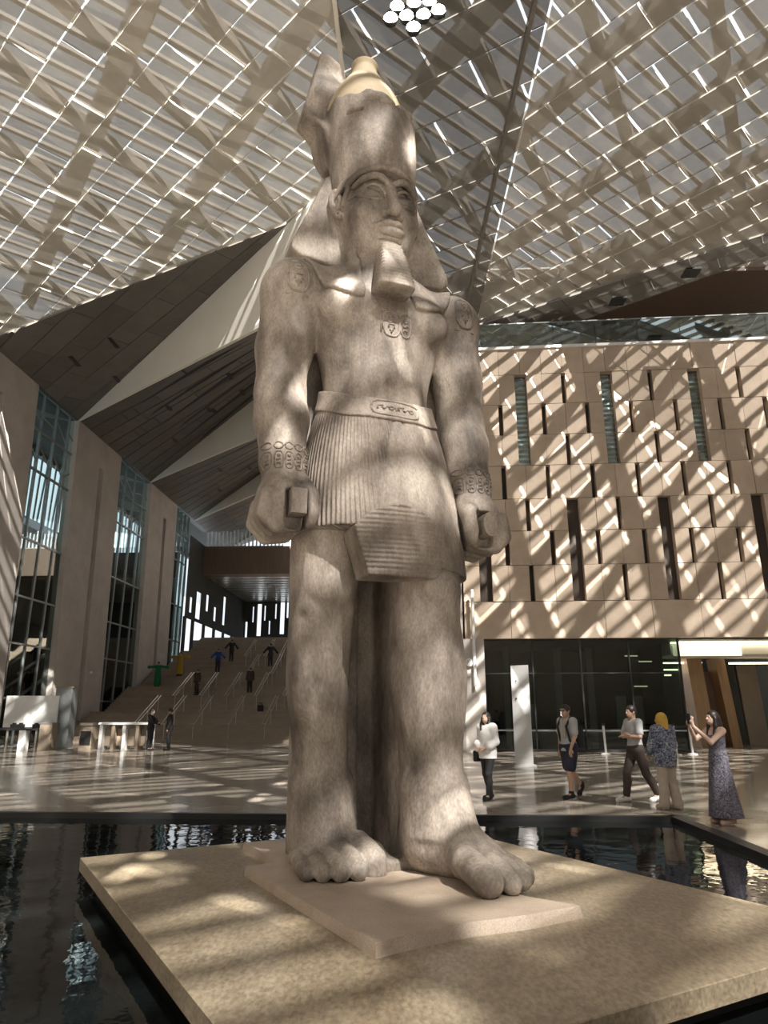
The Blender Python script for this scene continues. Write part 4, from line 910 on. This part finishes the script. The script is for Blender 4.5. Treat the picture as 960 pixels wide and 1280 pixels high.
def rotz(v, a, c=(0, 0)):
    x, y = v[0] - c[0], v[1] - c[1]; return V3(c[0] + x * math.cos(a) - y * math.sin(a), c[1] + x * math.sin(a) + y * math.cos(a), v[2])
REST = dict(hipL=V3(-.09, 0, .90), hipR=V3(.09, 0, .90), kneeL=V3(-.095, .02, .49), kneeR=V3(.095, .02, .49), ankL=V3(-.10, -.02, .09), ankR=V3(.10, -.02, .09), toeL=V3(-.12, .15, .035), toeR=V3(.12, .15, .035),
            shL=V3(-.175, 0, 1.41), shR=V3(.175, 0, 1.41), elL=V3(-.23, -.02, 1.13), elR=V3(.23, -.02, 1.13), wrL=V3(-.235, .05, .88), wrR=V3(.235, .05, .88), fL=V3(0, .25, -1), fR=V3(0, .25, -1))
class Person:
    def __init__(s, label, loc, rz, height=1.70, pose=None, skin='skin', h=.0095, head_yaw=0., head_pitch=0., group=None, stocky=1.):
        s.root = tag(empty('person', loc, rz), label, 'person', group); s.root.scale = (height / 1.72,) * 3
        s.J = {k: v.copy() for k, v in REST.items()}
        for k, v in (pose or {}).items(): s.J[k] = V3(*v)
        s.h = h; s.hy = head_yaw; s.hp = head_pitch; s.skin = skin; s.st = stocky
        P = np.array([v for k, v in s.J.items() if k not in ('fL', 'fR')]); s.lo = P.min(0) - .26; s.hi = P.max(0) + .26; s.lo[2] = -.03; s.hi[2] = max(1.80, s.hi[2])
    def vol(s, lo=None, hi=None): return Vol(s.lo if lo is None else lo, s.hi if hi is None else hi, s.h)
    def torso(s, v, g=0., z0=0, k=.06):
        J = s.J; t = s.st
        v.ell((0, 0, .95), (.158 * t + g, .112 * t + g, .14 + g), k); v.ell((0, .0, 1.10), (.132 * t + g, .098 * t + g, .18 + g), k); v.ell((0, .005, 1.28), (.158 * t + g, .108 * t + g, .17 + g), k)
        v.cone(J['shL'] * V3(.85, 1, 1), J['shR'] * V3(.85, 1, 1), .058 + g, .058 + g, k)
    def arm(s, v, sd, f0=0., f1=2., g=0., k=.02, flare=0.):
        J = s.J; a, b, c = J['sh' + sd], J['el' + sd], J['wr' + sd]; e = min(1, f1)
        v.cone(a, a + (b - a) * e, .052 + g, .052 + (.040 - .052) * e + g + flare * (e if f1 <= 1 else 0), k + .02)
        if f1 > 1: e = f1 - 1; v.cone(b, b + (c - b) * e, .040 + g, .040 + (.027 - .04) * e + g + flare, k)
    def hand(s, v, sd):
        J = s.J; w = J['wr' + sd]; d = J['f' + sd]; d = d / np.linalg.norm(d); sx = 1 if sd == 'R' else -1
        up = V3(0, 0, 1) if abs(d[2]) < .8 else V3(0, 1, 0); side = np.cross(d, up); side /= np.linalg.norm(side); nrm = np.cross(side, d)
        pal = w + d * .055; v.cone(w, pal + d * .02, .024, .034, .012, sc=(1, 1, 1))
        for i, (o, l) in enumerate(((-.030, .062), (-.010, .072), (.011, .068), (.031, .052))):
            b = pal + d * .03 + side * o; m = b + d * l * .6 - nrm * .012; v.chain([b, m, m + d * l * .4 - nrm * .02], [.0105, .0098, .009], .004)
        t0 = w + d * .03 + side * (-.02 if True else .02) * 1; v.chain([t0, t0 - side * .035 + d * .025, t0 - side * .042 + d * .06 - nrm * .008], [.015, .0115, .010], .006)
    def leg(s, v, sd, f1=2., g=0., k=.03, r=(.088, .056, .038), flare=0.):
        J = s.J; a, b, c = J['hip' + sd], J['knee' + sd], J['ank' + sd]; e = min(1, f1)
        v.cone(a, a + (b - a) * e, r[0] + g, r[0] + (r[1] - r[0]) * e + g + (flare if f1 <= 1 else 0), k + .02)
        if f1 > 1: e = f1 - 1; m = b + (c - b) * .35 - V3(0, .015, 0); v.cone(b, m, r[1] + g, r[1] + g, k); v.cone(m, b + (c - b) * e, r[1] + g, r[1] + (r[2] - r[1]) * e + g + flare, k)
    def hd(s, p):   # head-local to body coordinates
        x, y, z = p; c, q = math.cos(s.hp), math.sin(s.hp); y, z = y * c - (z - 0) * q, y * q + z * c
        return rotz(V3(x, y, z), s.hy) + V3(0, .025, 1.60)
    def body(s, feet=True):
        v = s.vol(); J = s.J; s.torso(v)
        for sd in 'LR':
            s.arm(v, sd); s.hand(v, sd); s.leg(v, sd)
            v.cone(J['ank' + sd], J['toe' + sd], .038, .03, .02)
        v.cone((0, -.005, 1.42), s.hd((0, -.03, -.06)), .056, .05, .03)
        from mathutils import Euler
        R = Euler((s.hp, 0, s.hy))
        v.ell(s.hd((0, -.01, .02)), (.074, .092, .098), .02, rot=R); v.ell(s.hd((0, .025, -.045)), (.056, .062, .068), .03, rot=R)
        v.cone(s.hd((0, .083, .015)), s.hd((0, .104, -.022)), .009, .014, .012)
        for x in (-1, 1):
            v.ell(s.hd((x * .03, .088, .018)), (.018, .014, .012), .012, 's', rot=R); v.ell(s.hd((x * .03, .078, .016)), (.013, .012, .010), .004, rot=R)
            v.ell(s.hd((x * .076, -.008, -.005)), (.012, .022, .032), .008, rot=R)
            v.cone(s.hd((x * .016, .086, .038)), s.hd((x * .046, .076, .038)), .006, .005, .01)
        v.cone(s.hd((-.02, .082, -.056)), s.hd((.02, .082, -.056)), .008, .008, .008); v.cone(s.hd((-.018, .078, -.068)), s.hd((.018, .078, -.068)), .008, .008, .008)
        s.bd = v; o = v.build('body', s.skin, s.root); return s
    def part(s, v, name, m): v.build(name, m, s.root); return s
    def shirt(s, m, sleeve=.6, z0=.88, g=.016, name='shirt', flare=.012, wide=0.):
        v = s.vol(); s.torso(v, g + wide)
        for sd in 'LR': s.arm(v, sd, 0, sleeve, g, .02, flare)
        if z0 < .9: v.loft([(z0, 0, 0, .165 + g + wide, .12 + g + wide), (1.0, 0, 0, .15 + g + wide, .108 + g + wide)], .05)
        v.op(lambda X, Y, Z: (z0 - Z) + 0 * X + 0 * Y, (-2, -2, 0), (2, 2, z0 + .1), 0, 'i')
        v.op(lambda X, Y, Z: np.sqrt(X ** 2 + (Y - .02) ** 2 + ((Z - 1.52) / 1.1) ** 2) - .095, (-.2, -.2, 1.3), (.2, .3, 1.75), .01, 's')
        return s.part(v, name, m)
    def pants(s, m, f1=1.93, g=.016, name='trousers', flare=.008):
        v = s.vol(hi=(s.hi[0], s.hi[1], 1.08))
        v.ell((0, 0, .95), (.165 * s.st + g, .118 * s.st + g, .15), .03)
        for sd in 'LR': s.leg(v, sd, f1, g, .03, flare=flare)
        v.op(lambda X, Y, Z: (Z - 1.03) + 0 * X + 0 * Y, (-2, -2, .9), (2, 2, 1.2), 0, 'i'); return s.part(v, name, m)
    def shoes(s, m, name='shoe', boot=0.):
        for sd in 'LR':
            a, t = s.J['ank' + sd], s.J['toe' + sd]; v = Vol(np.minimum(a, t) - .12, np.maximum(a, t) + V3(.12, .12, .12 + boot), min(s.h, .009))
            d = t - a; hl = a - V3(d[0], d[1], 0) * .25 + V3(0, 0, -.035)
            v.cone(hl, t + V3(0, 0, .005), .047, .040, .02, sc=(1, 1, 1)); v.cone(a, a + V3(0, 0, .02 + boot), .05, .055, .03); v.cone(t, t - V3(d[0], d[1], 0) * .3, .042, .042, .02)
            zz = min(hl[2], t[2]) - .038; s.part(v, name, m)
        return s
    def hair(s, m='hair_dark', long=0., name='hair', bun=False):
        from mathutils import Euler
        R = Euler((s.hp, 0, s.hy)); c = s.hd((0, 0, 0)); v = Vol((c[0] - .22, c[1] - .25, 1.60 - .2 - long), (c[0] + .22, c[1] + .22, 1.80), min(s.h, .009))
        v.ell(s.hd((0, -.018, .035)), (.086, .100, .100), 0, rot=R)
        f = s.hd((0, .10, -.045)); v.ell(f, (.062, .075, .098), .015, 's', rot=R)
        if long: v.chain([s.hd((0, -.06, 0)), s.hd((0, -.085, -.1)), s.hd((0, -.09, -.1 - long))], [.085, .085, .05], .03); v.chain([s.hd((.075, 0, 0)), s.hd((.08, .0, -.12)), s.hd((.07, .03, -.1 - long * .8))], [.03, .035, .025], .02); v.chain([s.hd((-.075, 0, 0)), s.hd((-.08, .0, -.12)), s.hd((-.07, .03, -.1 - long * .8))], [.03, .035, .025], .02)
        return s.part(v, name, m)
    def add(s, name, m, fn, lo, hi, h=None):
        v = Vol(lo, hi, h or s.h); fn(v); return s.part(v, name, m)
def face_to(dx, dy): return math.atan2(-dx, dy)

# woman in white blouse
p = Person('woman in loose white blouse and black trousers looking up beside the statue', (2.05, 14.53, 0), face_to(-.75, -.65), 1.64, skin='skin_light', head_yaw=.25, head_pitch=.25,
           pose=dict(elR=(.25, -.05, 1.14), wrR=(.12, .19, 1.02), fR=(-.6, .6, -.3), elL=(-.24, .0, 1.13), wrL=(-.08, .20, 1.0), fL=(.5, .6, -.4), kneeL=(-.08, .10, .50), ankL=(-.08, .10, .09), toeL=(-.10, .26, .035), ankR=(.09, -.14, .10), kneeR=(.09, -.02, .49), toeR=(.10, .03, .035)))
p.body().shirt('cloth_white', 1.55, .80, .028, 'blouse', .035, .01).pants('cloth_black', 1.95, .014).shoes('cloth_black', 'boot', .06).hair(long=.18)
p.add('handbag', 'cloth_black', lambda v: v.box((.24, .02, .84), (.05, .13, .11), .03).cone((.22, .05, .95), (.10, .06, 1.38), .012, .012, .01), (.02, -.2, .65), (.4, .3, 1.5))
# man with backpack, shorts
p = Person('walking man in grey shirt, navy shorts and dark backpack', (3.72, 14.79, 0), face_to(-.85, -.5), 1.78, skin='skin', head_yaw=.15,
           pose=dict(kneeL=(-.09, .10, .50), ankL=(-.09, .10, .09), toeL=(-.10, .28, .035), kneeR=(.09, -.06, .50), ankR=(.09, -.36, .22), toeR=(.10, -.30, .06), elL=(-.24, .05, 1.14), wrL=(-.22, .16, .92), elR=(.24, -.03, 1.13), wrR=(.24, .0, .88)))
p.body().shirt('cloth_grey', .75, .86, .02).pants('cloth_navy', .80, .03, 'shorts', .02).shoes('cloth_black').hair()
p.add('backpack', 'cloth_black', lambda v: v.box((0, -.22, 1.12), (.15, .09, .22), .06).box((0, -.30, 1.05), (.11, .05, .12), .04, .02).chain([(-.12, -.14, 1.32), (-.12, .02, 1.49), (-.12, .145, 1.32), (-.13, .06, 1.0)], [.022] * 4, .01).chain([(.12, -.14, 1.32), (.12, .02, 1.49), (.12, .145, 1.32), (.13, .06, 1.0)], [.022] * 4, .01), (-.25, -.42, .8), (.25, .25, 1.6))
p.add('scarf', 'scarf_beige', lambda v: v.chain([(-.09, 0, 1.46), (0, .09, 1.42), (.09, 0, 1.46), (0, -.08, 1.48), (-.09, 0, 1.46)], [.035] * 5, .02).chain([(-.03, .10, 1.40), (-.05, .13, 1.25), (-.05, .14, 1.12)], [.035, .035, .03], .02), (-.2, -.2, 1.0), (.2, .25, 1.6))
p.add('sunglasses', 'cloth_black', lambda v: [v.ell(p.hd((x * .032, .098, .016)), (.024, .010, .018), .004) for x in (-1, 1)], p.hd((-.1, .0, -.1)) - .05, p.hd((.1, .12, .1)) + .05, .006)
# man with folded arms
p = Person('man in light grey t-shirt with folded arms and dark brown trousers', (4.86, 14.2, 0), face_to(-.95, -.28), 1.76, skin='skin', head_yaw=.05,
           pose=dict(kneeR=(.09, .17, .50), ankR=(.09, .22, .09), toeR=(.10, .40, .035), kneeL=(-.09, -.12, .50), ankL=(-.09, -.34, .13), toeL=(-.10, -.18, .04), elR=(.26, .06, 1.16), wrR=(.02, .19, 1.20), fR=(-1, .1, .1), elL=(-.26, .06, 1.16), wrL=(-.02, .22, 1.16), fL=(1, .0, .1)))
p.body().shirt('cloth_grey', .72, .90, .018).pants('cloth_brown', 1.9, .018).shoes('shoe_white', 'sneaker').hair()
# woman in yellow headscarf
p = Person('woman in yellow headscarf and blue patterned top seen from behind', (5.0, 13.1, 0), face_to(-.35, .94), 1.62, skin='skin', head_yaw=.5, stocky=1.12,
           pose=dict(elL=(-.27, .04, 1.14), wrL=(-.20, .20, 1.0), elR=(.26, .04, 1.13), wrR=(.20, .2, 1.0), kneeR=(.10, .02, .49), ankR=(.12, -.08, .09), toeR=(.14, .10, .035), ankL=(-.08, .05, .09), toeL=(-.09, .22, .035)))
p.body().shirt('print_blue', 1.85, .76, .035, 'tunic', .015, .015).pants('cloth_beige', 1.98, .03, 'trousers', .025).shoes('cloth_beige')
p.add('headscarf', 'scarf_yellow', lambda v: (v.ell(p.hd((0, -.02, .02)), (.10, .115, .12), 0), v.ell(p.hd((0, .115, -.02)), (.06, .07, .09), .02, 's'), v.cone(p.hd((0, -.03, -.06)), (0, -.01, 1.42), .10, .12, .05), v.ell((0, .0, 1.40), (.16, .115, .08), .04)), (-.3, -.3, 1.28), (.3, .3, 1.80))
# woman photographing with a phone
p = Person('long haired woman in patterned maxi dress raising a phone', (5.23, 11.53, 0), face_to(-.97, -.25), 1.66, skin='skin_light', head_yaw=.0, head_pitch=.12,
           pose=dict(elR=(.20, .24, 1.27), wrR=(.06, .42, 1.46), fR=(-.1, .25, 1), elL=(-.20, .26, 1.24), wrL=(-.05, .44, 1.48), fL=(.1, .2, 1), kneeR=(.08, .05, .49)))
p.body().hair(long=.26).shoes('skin_light', 'sandal')
p.add('dress', 'print_dress', lambda v: (p.torso(v, .014), v.loft([(.10, .0, -.02, .27, .26), (.35, 0, -.01, .235, .22), (.7, 0, 0, .20, .165), (.95, 0, 0, .172, .125), (1.08, 0, 0, .15, .11)], .03),
      v.op(lambda X, Y, Z: .010 * np.sin(np.arctan2(X, Y) * 14) * np.clip((1.0 - Z) * 1.4, 0, 1) + v.f[v._sl((-.5, -.5, .05), (.5, .5, 1.0), 3 * v.h)] if False else 9 + 0 * X + 0 * Y + 0 * Z, (-.4, -.4, .1), (.4, .4, 1.0), 0),
      v.op(lambda X, Y, Z: np.maximum(Z - 1.34, 0) * 2 - .0 + (Z - 1.36) + 0 * X + 0 * Y, (-1, -1, 1.2), (1, 1, 1.7), 0, 'i')), (-.36, -.36, .06), (.36, .36, 1.5))
for sx in (-1, 1): p.add('strap', 'print_dress', lambda v: v.chain([(sx * .09, .10, 1.33), (sx * .10, .03, 1.47), (sx * .09, -.09, 1.36)], [.016] * 3, .005), (sx * .1 - .06, -.15, 1.28), (sx * .1 + .06, .2, 1.55))
p.add('phone', 'cloth_black', lambda v: v.box((0, .47, 1.60), (.042, .008, .082), .006), (-.08, .42, 1.48), (.08, .52, 1.72), .006)
# two guards by the desk
p = Person('guard in black suit reaching toward the other guard by the desk', (-10.4, 32.5, 0), face_to(.97, -.2), 1.76, h=.014, pose=dict(elR=(.22, .16, 1.18), wrR=(.12, .36, 1.14), fR=(0, 1, .1), elL=(-.22, .14, 1.18), wrL=(-.1, .36, 1.10), fL=(0, 1, .1)))
p.body().shirt('cloth_black', 1.9, .82, .028, 'jacket').pants('cloth_black', 1.95).shoes('cloth_black').hair()
p = Person('guard in black suit standing beside the stairs with head bowed', (-9.55, 32.45, 0), face_to(-.97, -.2), 1.78, h=.014, head_pitch=-.2, pose=dict(elR=(.23, .0, 1.14), wrR=(.20, .08, .9)))
p.body().shirt('cloth_black', 1.9, .82, .028, 'jacket').pants('cloth_black', 1.95).shoes('cloth_black').hair()
# visitors on the stairs
def on_stairs(x, s, label, face, top, bottom, pose=None, robe=None, h=1.7, dark=True):
    l = lat_of(x, s); q = LF(l, s, stair_z(s)); p = Person(label, q, face, h, pose=pose, h=.02, skin='skin'); p.body()
    if robe: p.add('robe', robe, lambda v: (p.torso(v, .03), v.loft([(.12, 0, 0, .24, .2), (.9, 0, 0, .2, .15), (1.1, 0, 0, .17, .13)], .04), p.arm(v, 'L', 0, 1.9, .04, .02, .05), p.arm(v, 'R', 0, 1.9, .04, .02, .05)), p.lo, p.hi)
    else: p.shirt(top, 1.9, .8, .035, 'jacket').pants(bottom, 1.95, .02)
    p.shoes('cloth_black'); p.hair(); return p
TP = dict(elL=(-.42, 0, 1.38), wrL=(-.66, .02, 1.36), fL=(-1, 0, 0), elR=(.42, 0, 1.38), wrR=(.66, .02, 1.36), fR=(1, 0, 0))
AP_ = dict(elL=(-.36, 0, 1.22), wrL=(-.52, .02, 1.02), fL=(-1, 0, -1), elR=(.36, 0, 1.22), wrR=(.52, .02, 1.02), fR=(1, 0, -1))
on_stairs(187, 49.8, 'visitor in long green robe with arms spread on the stairs', math.pi, None, None, TP, 'cloth_green', 1.75)
on_stairs(215, 52.3, 'visitor in yellow robe with arms stretched out on the stairs', math.pi, None, None, TP, 'cloth_yellow', 1.72)
on_stairs(264, 53.0, 'visitor in blue coat with arms held out climbing the stairs', 0, 'cloth_blue', 'cloth_navy', AP_, None, 1.75)
on_stairs(281, 57.0, 'visitor in black coat near the top of the stairs', .4, 'cloth_black', 'cloth_black', AP_, None, 1.75)
on_stairs(239, 47.4, 'visitor in dark printed outfit standing on the second flight', 2.6, 'print_dark', 'print_dark', None, None, 1.68)
on_stairs(332, 54.3, 'visitor in wide black clothes on the upper stairs', .2, 'cloth_black', 'cloth_black', AP_, None, 1.78)
on_stairs(307, 47.6, 'visitor in plain dark coat beside a handrail on the second flight', .3, 'cloth_brown', 'cloth_black', None, None, 1.66)
bq = LF(lat_of(322, 45.0), 45.0, stair_z(45.0)); bg_ = tag(empty('travel_bag', bq), 'small dark bag left on the first stair landing', 'bag')
v = Vol((-.25, -.2, -.02), (.25, .2, .6), .02); v.box((0, 0, .2), (.18, .12, .2), .06); v.build('body', 'cloth_black', bg_)
v = Vol((-.25, -.2, .3), (.25, .2, .7), .02); v.chain([(-.1, 0, .38), (-.08, 0, .54), (.08, 0, .54), (.1, 0, .38)], [.022] * 4, .01); v.build('handle', 'cloth_black', bg_)
